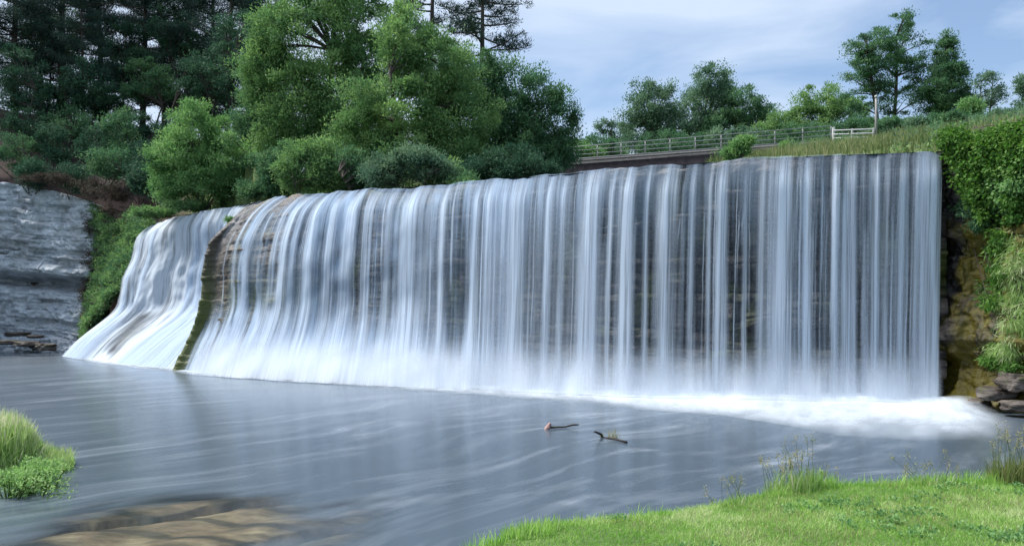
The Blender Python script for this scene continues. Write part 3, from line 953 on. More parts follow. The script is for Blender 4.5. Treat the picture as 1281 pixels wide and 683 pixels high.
# ------------------------------------------------------------------ left bank and pale cliff, right cliff
def cliff_grid(stations, nsx, nt, seed, amp, profile, mat, name, beds=.45, top_back=6.0):
    stt = np.array(stations, float); n_ = len(stt)
    s = np.linspace(0, n_ - 1, nsx); T = np.concatenate([[-1.0, -.5], np.linspace(0, 1, nt), [1.1]])
    top = np.array([P(a, b, c) for a, b, c, _, _, _ in stt]); bot = np.array([P(d, e, f) for _, _, _, d, e, f in stt])
    tx = np.array([np.interp(s, range(n_), top[:, k]) for k in range(3)]).T; bx = np.array([np.interp(s, range(n_), bot[:, k]) for k in range(3)]).T
    um = np.concatenate([[0], np.cumsum(np.linalg.norm(np.diff((tx + bx) / 2, axis=0)[:, :2], axis=1))])
    Tc = np.clip(T, 0, 1)
    p = tx[:, None, :] * (1 - Tc[None, :, None]) + bx[:, None, :] * Tc[None, :, None]
    U = np.broadcast_to(um[:, None], p.shape[:2])
    off = profile(U, np.broadcast_to(Tc[None, :], U.shape), p[..., 2])
    tang = unit(np.gradient((tx + bx) / 2, axis=0)); nrm = np.stack([tang[:, 1], -tang[:, 0]], -1)
    nrm = np.where((nrm[:, 1] > 0)[:, None], -nrm, nrm)
    o = off + strata(U / beds * .5, (p[..., 2] + .08 * U) / beds * .4, seed, amp, 1.6)
    o = o + (fbm(U * 1.1, p[..., 2] * 1.4, seed=seed + 9, oct=5) - .5) * .35 + (fbm(U * 3.2, p[..., 2] * 5 + U * .6, seed=seed + 10, oct=3) - .5) * .3
    p[..., 0] += nrm[:, None, 0] * o; p[..., 1] += nrm[:, None, 1] * o
    p[..., 1] += np.where(T < 0, -T * top_back, 0)[None, :]
    p[..., 2] = np.where((T > 1)[None, :], -1.6, p[..., 2])
    return link(name, make_mesh(name, p.reshape(-1, 3), grid_faces(nsx, len(T)), mat, smooth=False))


def pale_prof(U, T, Z):
    # upper beds step back, a dark undercut about two thirds down, then a smooth bulging foot
    zc = 8.2 - .10 * U + 1.2 * (fbm(U * .15, U * 0, seed=77) - .5)
    return -.9 * (1 - T) ** 2 + .55 * np.exp(-((Z - zc - .55) / .45) ** 2) - 2.3 * np.exp(-((Z - zc + .45) / .5) ** 2) + .9 * (fbm(U * .18, Z * .22, seed=78) - .5) + 1.0 * sstep(.72, 1.0, T) ** 2


c_ = cliff_grid([(-260, 190, 52, -260, 452, 52.6), (-90, 212, 63, -90, 441, 64), (0, 226, 66.5, 0, 440.5, 66), (55, 236, 67, 58, 440, 66.5), (112, 256, 66, 118, 440.5, 65)],
                320, 170, 131, .8, pale_prof, M['pale_cliff'], "cliff")
tag(c_, kind="structure")
b_ = cliff_grid([(100, 252, 67.5, 96, 441, 64.5), (150, 268, 63, 100, 442, 62), (186, 284, 58.4, 82, 447, 59.5)], 70, 60, 141, .5,
                lambda U, T, Z: -.3 + .9 * np.sin(np.pi * T) * 0 - .5 * (1 - T), M['soil'], "river_bank")
tag(b_, kind="structure")


def dark_prof(U, T, Z):
    return 1.3 * (fbm(U * .6, Z * .45, seed=151) - .5) + .25 * np.exp(-((Z - 2.2) / .35) ** 2) - .5 * np.exp(-((Z - 1.2) / .6) ** 2) + .4 * sstep(.9, 1, T)


d_ = cliff_grid([(1170, 191, 28.7, 1172, 500, 28.6), (1200, 187, 27.7, 1198, 508, 27.2), (1240, 182, 27, 1238, 512, 26.2), (1285, 175, 25.6, 1283, 517, 24.9), (1400, 150, 23.4, 1400, 525, 23.0), (1900, 80, 21, 1900, 540, 20.6)],
                300, 160, 161, .2, dark_prof, M['dark_cliff'], "cliff", beds=.5)
tag(d_, kind="structure")


# ------------------------------------------------------------------ rocks
def rock_mesh(size, seed, flat=.6):
    g = Geo()
    n1, n2 = 26, 15
    th = np.linspace(0, 2 * np.pi, n1, endpoint=False); ph = np.linspace(-np.pi / 2, np.pi / 2, n2)
    d = np.array([[math.cos(p) * math.cos(t), math.cos(p) * math.sin(t), math.sin(p)] for p in ph for t in th])
    r = .55 + .9 * fbm(d[:, 0] * 1.9 + 9, d[:, 1] * 1.9 + 9, d[:, 2] * 2.4 + 9, seed=seed, oct=4)
    d = np.sign(d) * np.abs(d) ** .6
    v = d * r[:, None] * np.array([size, size * .8, size * flat])
    a = np.arange(n1 * n2).reshape(n2, n1); b = np.roll(a, -1, 1)
    Q = np.stack([a[:-1], b[:-1], b[1:], a[1:]], -1).reshape(-1, 4)
    return make_mesh("rock", v, Q, M['boulder'], smooth=False)


rocks = [rock_mesh(1.0, 400 + k, f) for k, f in enumerate((.4, .55, .7, .45))]
for k, (px, py, d, sz, lab) in enumerate([
        (8, 428, 61, 1.0, "flat pale rock at the foot of the pale cliff, leftmost at the waterline"),
        (34, 430, 60, .8, "pale rounded rock at the cliff foot, second from the picture edge"),
        (55, 434, 60.5, .9, "low pale rock at the cliff foot, nearest the brown bank"),
        (22, 418, 64, .9, "grey rock higher on the pale shelf under the cliff"),
        (44, 421, 63.5, .7, "small grey rock high on the shelf under the cliff"),
        (1246, 492, 25.0, .5, "brown rock at the water edge below the mossy right cliff"),
        (1272, 478, 24.5, .55, "pale brown rock under the hanging grass at the right edge"),
        (1276, 508, 23.8, .5, "dark wet rock in the water at the far right edge"),
        (1224, 503, 25.6, .35, "small wet rock between the foam and the brown rock")]):
    p = P(px, py, d)
    o = link("rock", rocks[k % 4]); o.location = p; o.scale = (sz, sz, sz * (.45 if k < 5 else .75)); o.rotation_euler = (0, 0, k * 1.3)
    tag(o, lab, "rock", "rocks along the water edge")


# shallow sandstone slab under the clear water, bottom left
def slab():
    xs = np.linspace(-8.2, -1.2, 90); ys = np.linspace(8.2, 14.4, 80)
    X, Y = np.meshgrid(xs, ys, indexing='ij')
    e = np.sqrt(((X + 4.7) / 3.3) ** 2 + ((Y - 11.2) / 2.8) ** 2)
    q = X * .55 - Y * .8 + 1.2 * fbm(X * .4, Y * .4, seed=171)
    Z = -.05 - .55 * sstep(.85, 1.4, e) - .16 * np.abs(np.mod(q * .9, 1) - .5) - .18 * (fbm(X * .9, Y * .9, seed=172) - .3)
    Z = np.where(np.abs(np.mod(q * .45, 1) - .5) < .09, Z - .35, Z)
    return make_mesh("rock_slab", np.stack([X, Y, np.minimum(Z, -.03)], -1).reshape(-1, 3), grid_faces(90, 80), M['slab'], smooth=False)


def slab_mat():
    m, n, l, out = new_mat("tan_bedded_slab")
    tc = n.new("ShaderNodeTexCoord")
    w = n.new("ShaderNodeTexWave"); w.wave_type = 'BANDS'; w.bands_direction = 'Y'
    w.inputs["Scale"].default_value = .34; w.inputs["Distortion"].default_value = 9.0; w.inputs["Detail"].default_value = 4.0; w.inputs["Detail Scale"].default_value = .7
    l.new(nmap(n, l, tc.outputs["Object"], (.5, 1, 1), rot=(0, 0, R(24))), w.inputs["Vector"])
    a = nnoise(n, l, tc.outputs["Object"], .8, 6, .65); b = nnoise(n, l, nmap(n, l, tc.outputs["Object"], (.6, 2.2, 1), rot=(0, 0, R(24))), 2.6, 6, .7)
    r = ramp(n, [(.30, (.10, .082, .055)), (.45, (.25, .17, .115)), (.58, (.42, .33, .23)), (.72, (.27, .26, .16))]); l.new(a.outputs["Fac"], r.inputs["Fac"])
    cr = ramp(n, [(.04, (.22, .21, .20)), (.16, (.75, .74, .72)), (.5, (1, 1, 1))]); l.new(w.outputs["Fac"], cr.inputs["Fac"])
    c = nmix(n, l, 1.0, r.outputs["Color"], cr.outputs["Color"], 'MULTIPLY')
    br = ramp(n, [(.35, (.4, .38, .35)), (.6, (1.15, 1.1, 1.05))]); l.new(b.outputs["Fac"], br.inputs["Fac"])
    c = nmix(n, l, 1.0, c, br.outputs["Color"], 'MULTIPLY')
    p = n.new("ShaderNodeBsdfPrincipled"); p.inputs["Roughness"].default_value = .7; l.new(c, p.inputs["Base Color"]); l.new(p.outputs[0], out.inputs["Surface"])
    return m


M['slab'] = slab_mat()
tag(link("rock_slab", slab()), kind="structure")


# ------------------------------------------------------------------ foliage
def leaf_quads(c, d, L, W, seed=0):
    n_ = len(c)
    d = unit(d)
    r = unit(rng.normal(size=(n_, 3)) + np.array([0, 0, .6]))
    s = unit(np.cross(d, r)); nn = np.cross(s, d)
    L = np.broadcast_to(L, (n_,))[:, None]; W = np.broadcast_to(W, (n_,))[:, None]
    V = np.stack([c, c + d * L * .45 + s * W * .5 - nn * W * .15, c + d * L - nn * L * .12, c + d * L * .45 - s * W * .5 - nn * W * .15], 1).reshape(-1, 3)
    F = np.arange(n_ * 4).reshape(-1, 4)
    return V, F


def clump_leaves(C, Rr, n_each, L, W, droop=0.0, up=.35, spread=.6, shell=.45):
    """leaves scattered through clumps with centres C and radii Rr (m,3)"""
    m = len(C)
    k = np.repeat(np.arange(m), n_each)
    ax = unit(rng.normal(size=(m, 3)) * [1, 1, .7] + np.array([0, 0, .5 * np.sign(up - droop)]))
    q = rng.normal(size=(len(k), 3)) * .42
    q = q * np.minimum(1, 1.15 / np.maximum(np.linalg.norm(q, axis=1, keepdims=True), 1e-6))
    along = rng.uniform(-1, 1, len(k))
    wid = (1.15 - .55 * np.maximum(along, 0))[:, None]
    pos = C[k] + (q * wid + ax[k] * along[:, None] * .75) * Rr[k]
    q = unit(q + ax[k] * .6)
    dr = q * .8 + np.array([0, 0, up - droop]) + rng.normal(size=q.shape) * spread
    ct = rng.random(m)
    tint = np.clip(.5 * ct[k] + .5 * rng.random(len(k)) + .08 * q[:, 2], 0, 1)  # mostly random, slightly lighter for leaves on the upper side of a clump
    Ls = L * rng.uniform(.7, 1.3, len(k)); Ws = W * rng.uniform(.7, 1.3, len(k))
    V, F = leaf_quads(pos, dr, Ls, Ws)
    return V, F, tint


def bez(a, b, sag, n_=5):
    t = np.linspace(0, 1, n_)[:, None]
    mid = (a + b) / 2 + np.asarray(sag)
    return a * (1 - t) ** 2 + 2 * mid * t * (1 - t) + b * t ** 2


def broad_tree(name, label, cat, base_px, d, lobes, mat, n_clump, n_leaf, leaf=(.28, .11), csize=.9, trunk_r=.25, bark='bark', group=None,
               base_z=None, droop=0., flat=.75, trunk_top=.55, stems=1, up=.35, thick=.85, lean=0.0):
    """broad-leaved tree or bush from ellipsoidal crown lobes given as (px, row, rpx, rrow[, distance shift])"""
    bx = P(base_px, 395, d)[0]
    bz = float(ground_z(bx, d)) - .15 if base_z is None else base_z
    LB = []
    for lo in lobes:
        dd = d + (lo[4] if len(lo) > 4 else 0)
        LB.append((P(lo[0], lo[1], dd), lo[2] * dd / FPX, lo[3] * dd / FPX))
    low = min(c[2] - b for c, a, b in LB)
    if base_z is None and bz < low - 6 and bz < 5: bz = low - .4
    base = np.array([bx, d, bz])
    vol = np.array([a * a * b for _, a, b in LB]); w = vol ** .7 / (vol ** .7).sum()
    C, Rr = [], []
    for (c, a, b), ww in zip(LB, w):
        nn = max(3, int(round(n_clump * ww)))
        q = unit(rng.normal(size=(nn, 3)))
        r = rng.uniform(.35, 1.0, nn) ** .5 * rng.choice([1, 1, 1, 1.14], nn)
        cs = csize * rng.uniform(.45, 1.35, nn) * .85
        rad = np.array([a, a * thick, b]) - np.minimum(csize * .45, .5 * np.array([a, a * thick, b]))
        C.append(c + q * r[:, None] * rad)
        Rr.append(np.stack([cs, cs, cs * flat], -1))
    C = np.vstack(C); Rr = np.vstack(Rr)
    C[:, 2] = np.maximum(C[:, 2], bz + .25)
    root = empty(name, base, label, cat, group)
    V, F, tint = clump_leaves(C - base, Rr, int(n_leaf * 1.25), leaf[0] * .82, leaf[1] * .82, droop, up)
    link("crown", make_mesh("crown", V, F, mat, fattr={"tint": tint}), root)
    g = Geo()
    cz = C[:, 2]
    topz = bz + (cz.max() - bz) * trunk_top
    cen = C.mean(0)
    tops = []
    for k in range(stems):
        off = np.array([rng.normal(0, .5), rng.normal(0, .3), 0]) * (stems > 1)
        tp = np.array([cen[0] + lean + off[0] * 3, cen[1] + off[1] * 2, topz])
        pts = bez(base + off * .5, tp, [rng.normal(0, .3), 0, 0], 7)
        g.tube(pts - base, np.linspace(trunk_r, trunk_r * .4, 7) / (1 + .35 * (stems - 1)), 7)
        tops.append(pts)
    allp = np.vstack([t[2:] for t in tops])
    for k in rng.permutation(len(C))[:min(len(C), 70)]:
        c = C[k]
        dist = np.linalg.norm(allp - c, axis=1) + np.where(allp[:, 2] > c[2], 3.0, 0)
        a = allp[np.argmin(dist)]
        ln = np.linalg.norm(c - a)
        r0 = max(.02, trunk_r * .12 + .012 * ln)
        g.tube(bez(a, c, [0, 0, ln * .12], 5) - base, np.linspace(r0, .015, 5), 4, cap=False)
    link("trunk", g.mesh("trunk", M[bark], True), root)
    return root


def pine_meshes(h, spread, seed, bare=.3, n_br=46, tuft=.55, needles=70, airy=1.0):
    """a tall pine: straight stem, limbs in loose whorls, tufts of needles along the outer limbs"""
    r_ = np.random.default_rng(seed)
    g = Geo()
    z = np.linspace(0, h, 10)
    st = np.stack([.25 * np.sin(z * .12 + seed), .2 * np.cos(z * .1 + seed), z], -1); st -= st[0]
    g.tube(st, np.linspace(.36, .05, 10), 8)
    C, Rr = [], []
    for k in range(n_br):
        f = bare + (1 - bare) * (k + r_.random()) / n_br
        zz = f * h
        a = np.array([np.interp(zz, z, st[:, 0]), np.interp(zz, z, st[:, 1]), zz])
        ln = spread * (1.05 - f) ** .55 * r_.uniform(.55, 1.1) + .5
        az = r_.uniform(0, 2 * np.pi)
        tip = a + np.array([math.cos(az) * ln, math.sin(az) * ln, ln * r_.uniform(-.05, .4)])
        pts = bez(a, tip, [0, 0, -ln * .08], 6)
        g.tube(pts, np.linspace(.09, .02, 6), 4, cap=False)
        nt_ = int(4 + ln * 1.5 * airy)
        for q in range(nt_):
            u = .3 + .7 * (q + r_.random()) / nt_
            c = pts[0] + (tip - pts[0]) * u + r_.normal(0, .28, 3) * (1, 1, .5)
            c[2] += ln * .02
            C.append(c); s = tuft * r_.uniform(.7, 1.4); Rr.append((s, s, s * .55))
    V, F, tint = clump_leaves(np.array(C), np.array(Rr), needles, .30, .055, 0, .5, .7, .5)
    return g.mesh("trunk", M['bark'], True), make_mesh("crown", V, F, M['pine'], fattr={"tint": tint})


# --- pines along the left hilltop
PG = "tall dark pines on the wooded hilltop"
pine_src = []
for k, (px, d, h, lab) in enumerate([
        (78, 84, 30, "tall dark pine with a thick visible trunk near the left end of the hilltop"),
        (284, 82, 28, "tall dark pine with a straight bare trunk behind the bright rounded bush"),
        (178, 88, 28, "dense dark pine in the middle of the hilltop wood")]):
    t_, c2 = pine_meshes(h, 6.4, 500 + k, bare=(.12, .16, .08)[k], n_br=84, tuft=.70, needles=66, airy=1.25)
    x = P(px, 395, d)[0]
    root = empty("pine_tree", (x, d, float(ground_z(x, d)) - .2), lab, "pine tree", PG)
    link("trunk", t_, root); link("crown", c2, root)
    pine_src.append(root)
for k, (px, d, sc, src, lab) in enumerate([
        (18, 80, .95, 1, "dark pine at the extreme left edge above the pale cliff"),
        (128, 92, 1.0, 1, "dark pine just right of the thick trunk, set further back"),
        (232, 86, .97, 0, "dark pine rising directly behind the bright rounded bush"),
        (332, 86, .95, 2, "dark pine tucked behind the left flank of the big willow"),
        (50, 98, 1.05, 2, "distant dark pine seen between the two leftmost pines"),
        (206, 100, 1.05, 1, "distant dark pine behind the middle of the hilltop wood"),
        (104, 78, .62, 2, "short dark pine low in front of the hilltop wood"),
        (262, 96, 1.0, 2, "distant dark pine left of the straight bare trunk"),
        (-70, 84, 1.0, 1, "dark pine on the hilltop beyond the left edge of the picture, nearest to it"), (-150, 80, .95, 0, "dark pine on the hilltop well beyond the left edge of the picture"),
        (-240, 82, 1.0, 2, "dense dark pine furthest beyond the left edge of the picture")]):
    x = P(px, 395, d)[0]
    copy_tree(pine_src[src], (x, d, float(ground_z(x, d)) - .2), 1.1 + k * 1.7, (sc, sc, sc), lab, PG)

# two pines behind the willows
for k, (px, d, h, sp, br, lab) in enumerate([
        (535, 66, 25, 3.6, .3, "dark slender pine trunk rising between the big willows"),
        (598, 64, 22.5, 5.2, .55, "airy spreading pine with open branches against the sky above the willows")]):
    t_, c2 = pine_meshes(h, sp, 520 + k, bare=br, n_br=(26, 34)[k], tuft=.42, needles=60, airy=1.1)
    x = P(px, 395, d)[0]
    root = empty("pine_tree", (x, d, float(ground_z(x, d)) - .2), lab, "pine tree")
    link("trunk", t_, root); link("crown", c2, root)

# --- dark broad-leaved trees under and between the pines
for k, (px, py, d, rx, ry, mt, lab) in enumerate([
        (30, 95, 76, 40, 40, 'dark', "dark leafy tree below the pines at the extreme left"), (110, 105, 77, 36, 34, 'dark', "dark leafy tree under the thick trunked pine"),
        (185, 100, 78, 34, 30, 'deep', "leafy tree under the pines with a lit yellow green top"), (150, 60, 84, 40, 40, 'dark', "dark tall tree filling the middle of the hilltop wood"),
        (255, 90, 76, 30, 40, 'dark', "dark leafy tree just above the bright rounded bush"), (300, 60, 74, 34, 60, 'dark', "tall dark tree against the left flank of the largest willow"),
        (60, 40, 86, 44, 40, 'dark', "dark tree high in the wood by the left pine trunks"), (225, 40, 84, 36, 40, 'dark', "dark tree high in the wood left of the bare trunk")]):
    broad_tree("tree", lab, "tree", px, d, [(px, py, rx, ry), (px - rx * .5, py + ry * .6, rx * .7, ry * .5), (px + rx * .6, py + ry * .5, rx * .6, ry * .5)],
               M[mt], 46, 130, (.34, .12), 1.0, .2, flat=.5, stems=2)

# --- the willows behind the lip
broad_tree("willow_tree", "largest light green willow filling the top centre left above the falls", "tree", 400, 56,
           [(392, 50, 76, 60), (456, 34, 60, 56), (350, 108, 52, 52), (425, 118, 64, 60), (340, 50, 36, 56), (400, -20, 66, 60), (345, 160, 40, 40), (470, 90, 50, 50), (400, 190, 60, 40), (440, 165, 56, 50), (375, 150, 44, 50), (318, 85, 30, 50)], M['willow'], 520, 200, (.28, .10), .95, .38, stems=2)
broad_tree("willow_tree", "full mid green willow at the centre, in front of the largest willow", "tree", 505, 50,
           [(490, 140, 72, 55), (545, 80, 50, 52), (572, 140, 52, 56), (455, 172, 46, 44), (520, 190, 70, 38), (508, 50, 46, 48), (580, 195, 50, 36)], M['willow'], 360, 200, (.25, .092), .85, .34, stems=2)
broad_tree("willow_tree", "deep green willow at the right end of the grove, leaning out over the river", "tree", 640, 54,
           [(640, 115, 46, 44), (690, 148, 38, 44), (620, 165, 54, 50), (680, 195, 46, 30), (600, 110, 42, 44), (610, 205, 50, 30), (650, 180, 50, 40), (706, 185, 24, 30), (560, 110, 40, 50)], M['deep'], 400, 180, (.25, .092), .85, .32, stems=3)
broad_tree("tree", "dark leafy tree between the rounded bush and the largest willow", "tree", 330, 60,
           [(325, 130, 36, 54), (345, 175, 38, 44), (310, 180, 34, 44)], M['deep'], 130, 180, (.26, .10), .9, .25)
# --- bushes at the water's edge
broad_tree("bush", "bright green rounded bush standing above the left cascade", "bush", 250, 53,
           [(245, 162, 44, 36), (225, 196, 42, 36), (282, 205, 46, 40), (320, 226, 32, 28), (212, 225, 30, 30), (255, 230, 46, 26)], M['bright'], 250, 220, (.22, .082), .72, .14, stems=4)
broad_tree("bush", "mid green bush at the lip below the largest willow", "bush", 385, 46.5,
           [(378, 212, 38, 32), (414, 218, 40, 28), (395, 195, 30, 24), (430, 228, 26, 16)], M['willow'], 120, 200, (.2, .08), .6, .1, stems=4)
broad_tree("bush", "grey green bush on the lip under the central willow", "bush", 515, 43.5,
           [(515, 206, 32, 26), (478, 217, 30, 22), (548, 214, 26, 18)], M['grey_green'], 90, 200, (.18, .072), .55, .09, stems=4)
broad_tree("bush", "low dark bush on the lip between two lighter bushes", "bush", 450, 46,
           [(450, 222, 28, 20), (440, 205, 26, 22)], M['deep'], 60, 180, (.2, .08), .55, .09, stems=3)
broad_tree("bush", "low dark bush left of the lip bushes, behind the bare rock shoulder", "bush", 335, 50,
           [(335, 230, 28, 22), (352, 205, 30, 28), (312, 238, 22, 14)], M['deep'], 70, 180, (.22, .085), .6, .09, stems=3)
broad_tree("bush", "dark shaded bush under the right grove beside the bridge end", "bush", 610, 47,
           [(610, 212, 54, 16), (570, 215, 38, 18), (664, 210, 40, 14), (640, 200, 40, 20)], M['dark'], 110, 180, (.2, .075), .6, .09, stems=4)

def lip_cover(name, n_, mat, seed):
    s_ = rng.uniform(5.6, 14.6, n_)
    L = st_interp(LIP, s_)
    x = L[:, 0] + rng.normal(0, .3, n_); y = L[:, 1] + rng.uniform(3.0, 7.5, n_)
    z = ground_z(x, y); k = (z > 8.5); x, y, z = x[k], y[k], z[k]
    z = z + rng.uniform(0, 1.0, len(x)) * fbm(x * .6, y * .6, seed=seed)
    cs = rng.uniform(.2, .5, len(x))
    V, F, tt = clump_leaves(np.stack([x, y, z], -1), np.stack([cs, cs, cs * .8], -1), 45, .2, .07, 0)
    tag(link(name, make_mesh(name, V, F, mat, fattr={"tint": tt})), kind="stuff")


lip_cover("undergrowth", 700, M['deep'], 311)
lip_cover("undergrowth", 500, M['willow'], 312)

# --- dark undergrowth on the bank over the pale cliff
shr = []
for k, (px, py, d, rx, ry) in enumerate((a_ + rng.normal(0, 9), b_2 + rng.normal(0, 9), c_2, d_2 * rng.uniform(.6, 1.1), e_2 * rng.uniform(.9, 1.5)) for a_, b_2, c_2, d_2, e_2 in [(14, 190, 70, 34, 24), (62, 178, 71, 36, 26), (112, 186, 70, 34, 24), (160, 182, 69, 32, 26), (40, 212, 67.5, 30, 14), (95, 215, 68, 28, 16),
                                         (142, 216, 66.5, 28, 18), (186, 214, 64, 24, 20), (20, 150, 74, 40, 22), (90, 150, 75, 40, 22), (168, 148, 75, 38, 22), (205, 185, 66, 30, 24), (55, 130, 78, 44, 18), (130, 128, 79, 44, 18), (200, 140, 74, 36, 26)]):
    row = 'lowest' if k in (4, 5, 6, 7) else ('middle' if k in (0, 1, 2, 3, 11) else 'highest')
    nth = {0: 'leftmost', 1: 'second from the left', 2: 'third from the left', 3: 'fourth from the left', 11: 'rightmost',
           4: 'leftmost', 5: 'second from the left', 6: 'third from the left', 7: 'rightmost',
           8: 'leftmost', 12: 'second from the left', 9: 'third from the left', 13: 'fourth from the left', 10: 'fifth from the left', 14: 'rightmost'}[k]
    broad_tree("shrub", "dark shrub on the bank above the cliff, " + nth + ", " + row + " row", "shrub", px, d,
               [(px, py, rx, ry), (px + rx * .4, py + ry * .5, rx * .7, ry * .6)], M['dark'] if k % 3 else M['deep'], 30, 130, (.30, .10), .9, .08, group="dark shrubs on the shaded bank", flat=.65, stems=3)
for k, (px, py, d, rx, ry, lab) in enumerate([(192, 266, 57.5, 28, 8, "bright leafy plant hanging on the bank top beside the left cascade"),
                                              (236, 258, 53, 30, 7, "low green plant along the lip under the bright bush")]):
    broad_tree("bush", lab, "bush", px, d, [(px, py, rx, ry)], M['willow'], 40, 120, (.2, .08), .4, .05, stems=3, base_z=float(P(px, py + ry * .8, d)[2]))
for k, (px, py, d, rx, ry, lab) in enumerate([(60, 226, 66.8, 40, 5, "brown withered brush along the top of the pale cliff"),
                                              (135, 240, 65, 44, 14, "brown withered brush under the dark shrubs above the bank")]):
    broad_tree("shrub", lab, "shrub", px, d, [(px, py, rx, ry)], M['dead'], 40, 120, (.24, .06), .5, .05, stems=3, base_z=float(P(px, py + ry * .8, d)[2]))


# leafy cover clinging to the bank between the pale cliff and the left cascade
def bank_cover(name, n_, mat, leaf, keep, seed):
    dg = bpy.context.evaluated_depsgraph_get()
    me = b_.data; co = np.zeros(len(me.vertices) * 3, np.float32); me.vertices.foreach_get("co", co); co = co.reshape(-1, 3)
    nv = 64; nu = len(co) // (60 + 3); g_ = co[:nu * 63].reshape(nu, 63, 3)
    u = rng.random(n_); t = rng.random(n_)
    k = keep(u, t); u, t = u[k], t[k]
    iu = np.clip(u * (nu - 1), 0, nu - 1.001); it = 2 + np.clip(t * 59, 0, 58.99)
    a, b = iu.astype(int), it.astype(int)
    p = g_[a, b] * (1 - (iu - a))[:, None] + g_[np.minimum(a + 1, nu - 1), b] * (iu - a)[:, None]
    C = p + np.array([.05, -.25, .1]) + rng.normal(0, .12, p.shape)
    cs = rng.uniform(.2, .5, len(C))
    V, F, tt = clump_leaves(C, np.stack([cs, cs, cs * .7], -1), 40, leaf[0], leaf[1], .3)
    tag(link(name, make_mesh(name, V, F, mat, fattr={"tint": tt})), kind="stuff")


pat = lambda u, t: fbm(u * 3, t * 5, seed=301, oct=3)
bank_cover("undergrowth", 900, M['willow'], (.22, .07), lambda u, t: (pat(u, t) + .35 * (u - .45) - .25 * np.maximum(t - .72, 0) * 4 > .50) & (t < .86), 1)
bank_cover("undergrowth", 500, M['deep'], (.22, .07), lambda u, t: (pat(u, t) + .2 * (u - .5) > .42) & (t < .8), 2)
bank_cover("undergrowth", 500, M['dead'], (.24, .05), lambda u, t: (u < .7) & (pat(u, t) < .56) & (t < .75), 3)

# --- trees beyond the bridge
broad_tree("tree", "small spreading tree standing alone in the sky gap left of the far willows", "tree", 765, 100,
           [(758, 160, 18, 10), (778, 166, 18, 14), (772, 184, 23, 13), (750, 200, 27, 13)], M['grey_green'], 59, 110, (.34, .13), .85, .18)
broad_tree("willow_tree", "far willow at the left of the row beyond the bridge", "tree", 812, 92,
           [(815, 138, 36, 39), (798, 168, 32, 32), (838, 160, 34, 37), (815, 195, 46, 28), (824, 115, 21, 19)], M['grey_green'], 195, 140, (.34, .13), 1.0, .3)
broad_tree("willow_tree", "tallest far willow with a domed top beyond the bridge", "tree", 885, 94,
           [(893, 104, 30, 24), (882, 140, 43, 39), (862, 168, 39, 32), (885, 195, 50, 28), (905, 120, 23, 22)], M['grey_green'], 221, 140, (.34, .13), 1.0, .34)
broad_tree("willow_tree", "far willow sloping down to the right of the domed one", "tree", 930, 92,
           [(928, 138, 36, 32), (948, 155, 32, 30), (912, 165, 39, 30), (935, 192, 50, 28)], M['deep'], 195, 140, (.34, .13), 1.0, .3)
broad_tree("tree", "small rounded tree behind the bridge, right of the far willows", "tree", 982, 84,
           [(980, 156, 27, 22), (960, 170, 25, 19), (985, 188, 41, 24)], M['willow'], 117, 140, (.3, .11), .85, .2)
broad_tree("tree", "rounded leafy tree left of the tall airy tree", "tree", 1035, 82,
           [(1030, 128, 36, 30), (1056, 148, 39, 30), (1008, 152, 25, 26), (1035, 178, 50, 28)], M['willow'], 182, 150, (.3, .11), .85, .25)
broad_tree("tree", "tall airy tree with open layered crown against the sky at upper right", "tree", 1110, 72,
           [(1120, 34, 34, 22), (1092, 62, 34, 24), (1135, 62, 34, 24), (1076, 90, 28, 18), (1115, 95, 44, 26), (1148, 92, 22, 20), (1085, 125, 30, 22), (1130, 125, 36, 26), (1105, 78, 40, 40)],
           M['deep'], 250, 100, (.26, .09), .68, .26, flat=.42, trunk_top=.86, stems=2)
broad_tree("tree", "dark conical tree beside the tall airy tree", "tree", 1184, 70,
           [(1186, 48, 9, 14), (1185, 68, 18, 18), (1186, 90, 27, 20), (1182, 112, 32, 22), (1188, 132, 34, 22)], M['deep'], 190, 130, (.26, .09), .64, .25, flat=.6, trunk_top=.95)
broad_tree("tree", "thin scraggly tree right of the dark conical tree", "tree", 1232, 66,
           [(1232, 102, 18, 14), (1242, 120, 20, 16), (1224, 128, 18, 14)], M['grey_green'], 50, 60, (.26, .08), .5, .12, trunk_top=.9, stems=2)
broad_tree("tree", "sparse tree cut by the right edge of the picture", "tree", 1280, 62,
           [(1278, 108, 16, 16), (1288, 132, 22, 16)], M['grey_green'], 44, 80, (.26, .08), .55, .12, trunk_top=.85)
for k, (px, d, w_, mt, lab) in enumerate([(742, 82, 40, 'deep', "low dark hedge bush behind the left part of the bridge"), (840, 80, 50, 'deep', "low dark hedge bush under the far willows behind the railing"),
                                          (915, 78, 50, 'grey_green', "low grey green hedge bush behind the middle of the railing"), (1000, 76, 50, 'deep', "low hedge bush behind the right part of the railing"),
                                          (1085, 74, 46, 'deep', "low hedge bush behind the white fence and the pole")]):
    broad_tree("bush", lab, "bush", px, d, [(px, 186 - k * 5, w_, 18), (px + 20, 200 - k * 5, w_, 14)], M[mt], 70, 130, (.28, .11), .8, .08, stems=4)
broad_tree("bush", "bright green bush by the left end of the bridge", "bush", 722, 74,
           [(725, 188, 20, 12), (708, 196, 16, 14), (742, 194, 14, 8)], M['bright'], 40, 130, (.28, .11), .7, .1, stems=3, base_z=13.5)
broad_tree("bush", "yellow green bush in front of the bridge railing", "bush", 928, 52,
           [(928, 184, 16, 15), (914, 193, 12, 8)], M['bright'], 40, 130, (.22, .08), .42, .06, stems=4)
broad_tree("bush", "small green bush in front of the bridge, below the rails", "bush", 985, 54,
           [(984, 186, 7, 11)], M['bright'], 16, 110, (.2, .08), .35, .04, stems=3)
